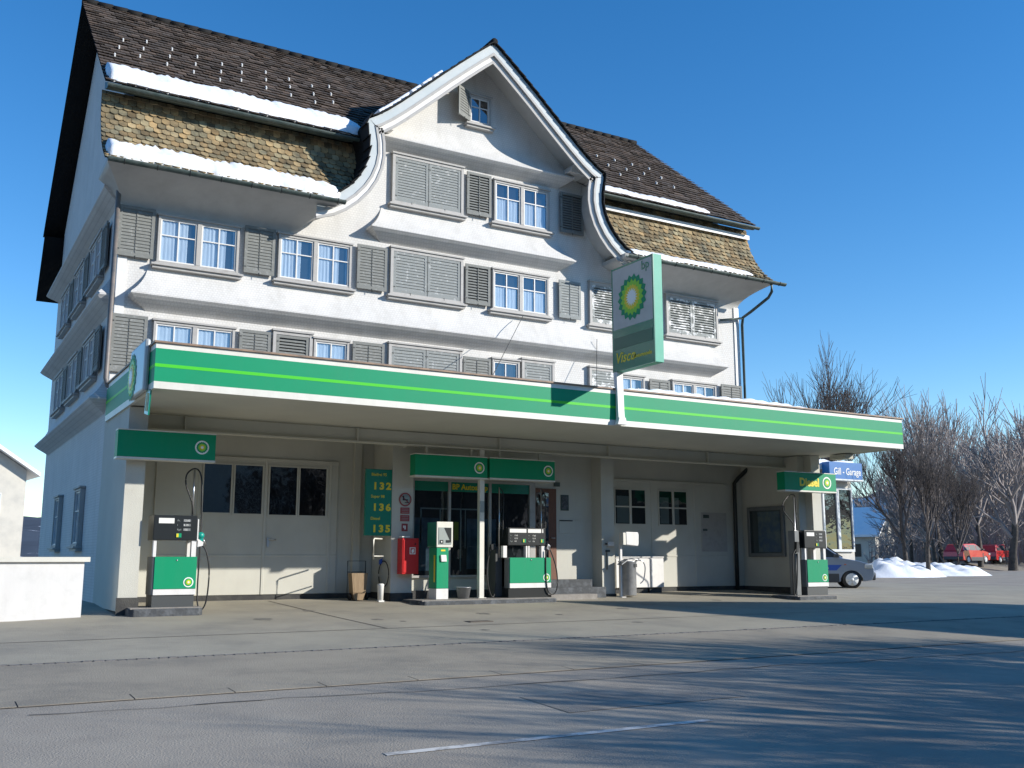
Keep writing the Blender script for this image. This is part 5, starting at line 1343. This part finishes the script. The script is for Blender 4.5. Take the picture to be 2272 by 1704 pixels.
far2 = make_tree(31, 13.0, spread=1.15, levels=4, trunk_r=.22, upright=.5, n0=6, far=True, first=.2)
rn = random.Random(5); cnt = 0
where = ['thicket', 'slope']
for i in range(24):
    u = (i + rn.uniform(.1, .9)) / 24; xpx = 1930 + (2420 - 1930) * u
    bear = yaw + math.atan((xpx - 1136) / 2228.76)
    R_ = rn.uniform(85, 150); sc = rn.uniform(.8, 1.25) * (.75 + .45 * min(1, u * 3)) * R_ / 110
    x, y = R_ * math.sin(bear), R_ * math.cos(bear)
    pr_ = far if i % 2 else far2
    o = place(pr_, x, y, 0, rn.uniform(0, 6.28), sc, 'greyish leafless tree tangled among others in the dense thicket right of the snow heaps', 'bare trees of the thicket on the right', i < 2)
# brush filling the thicket
mb = MB(); rb = random.Random(9)
for i in range(2400):
    u = rb.random() ** .8; xpx = 1915 + (2460 - 1915) * u; bear = yaw + math.atan((xpx - 1136) / 2228.76); R_ = rb.uniform(95, 165)
    x, y = R_ * math.sin(bear), R_ * math.cos(bear); hh = rb.uniform(2, 6) * (.5 + .9 * min(1, u * 4)) * R_ / 110
    dx, dy = rb.uniform(-1.2, 1.2), rb.uniform(-1.2, 1.2); wd = rb.uniform(.05, .12)
    ca, sa = math.cos(bear), -math.sin(bear)
    mb.add([(x - wd * ca, y - wd * sa, -.1), (x + wd * ca, y + wd * sa, -.1), (x + dx, y + dy, hh)], [(0, 1, 2)], 0)
    for k in range(5):
        t = rb.uniform(.3, .9); bx, by, bz = x + dx * t, y + dy * t, hh * t; L2 = hh * .3
        ex_, ey_, ez_ = bx + rb.uniform(-1, 1) * L2, by + rb.uniform(-1, 1) * L2, bz + rb.uniform(.3, 1) * L2
        mb.add([(bx, by, bz - .05), (bx, by, bz + .05), (ex_, ey_, ez_)], [(0, 1, 2)], 0)
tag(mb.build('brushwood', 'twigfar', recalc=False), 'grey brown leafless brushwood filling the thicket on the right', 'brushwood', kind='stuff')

# trees across the road, behind and right of the viewer: they throw the shadows on the street
st = make_tree(41, 8.6, spread=1.0, levels=5, trunk_r=.22, upright=.4, n0=7, first=.22)
ST_ = [(20, 1.0, .2, 1.0), (23.6, -1.2, 1.5, 1.05), (17.2, -1.8, 2.9, .95), (21, -4.6, 5.2, 1.05), (15.0, -4.2, 3.3, .9)]
for i, (x, y, r_, s_) in enumerate(ST_):
    place(st, x, y, gz(x, y), r_, s_, ['bare street tree across the road nearest to the pavement, outside the picture', 'bare street tree behind the nearest one across the road', 'smaller bare tree left of the nearest one across the road', 'tall bare tree at the back of the group across the road', 'small bare tree nearest to the facing houses across the road'][i], 'street trees across the road', i == 0)

# house across the road whose roof shades the yard, then unseen houses and hillside added to cut low sky fill
def street_house(cx, cy, w_, d_, h_, rh, rot, m, label):
    t = chalet(cx, cy, w_, d_, h_, rh, rot, m, label); t['group'] = 'houses across the road'; return t
street_house(32.0, 1.6, 7, 9, 4.9, 3.4, math.radians(49), 'darkwood', 'dark gabled house across the road to the right, outside the picture')
for i, (x, y, w_, h_) in enumerate(((-34, -20, 12, 7), (-16, -24, 11, 6.5), (0, -27, 12, 7.5), (17, -29, 11, 6.5), (36, -33, 12, 7), (58, -36, 12, 6.5))):  # row added out of view to block low sky light
    street_house(x, y, w_, 10, h_, 4.0, [.1, -.1, 0, .05, .3, .2][i], ['darkwood', 'plaster'][i % 2], ['dark wooden house facing the station, far left of the row', 'pale house facing the station, second in the row', 'dark wooden house straight across the road', 'pale house right of the middle of the facing row', 'dark wooden house near the right of the facing row', 'pale house last on the right of the facing row'][i])
rows = []  # hillside added behind the viewer to hold back sky fill
for j in range(14):
    d = j / 13; row = []
    for i in range(70):
        b = math.radians(108 + 200 * i / 69); R_ = 55 + 160 * d
        f = .45 if math.degrees(b) < 150 else 1.0
        hh = (38 + 9 * math.sin(b * 6) + 4 * math.sin(b * 17)) * d ** .8 * f
        row.append((R_ * math.sin(b), R_ * math.cos(b), hh * (1 + .1 * math.sin(i * 2.3 + j * 1.7)) - 1.6))
    rows.append(row)
mb = MB(); mb.grid(rows); struct(mb.build('wooded_hillside', mat('dark_winter_wood', (.035, .035, .028), .95, (.06, .05, .04), .2, .4, .65, detail=9, bump=1, bscale=.6)))
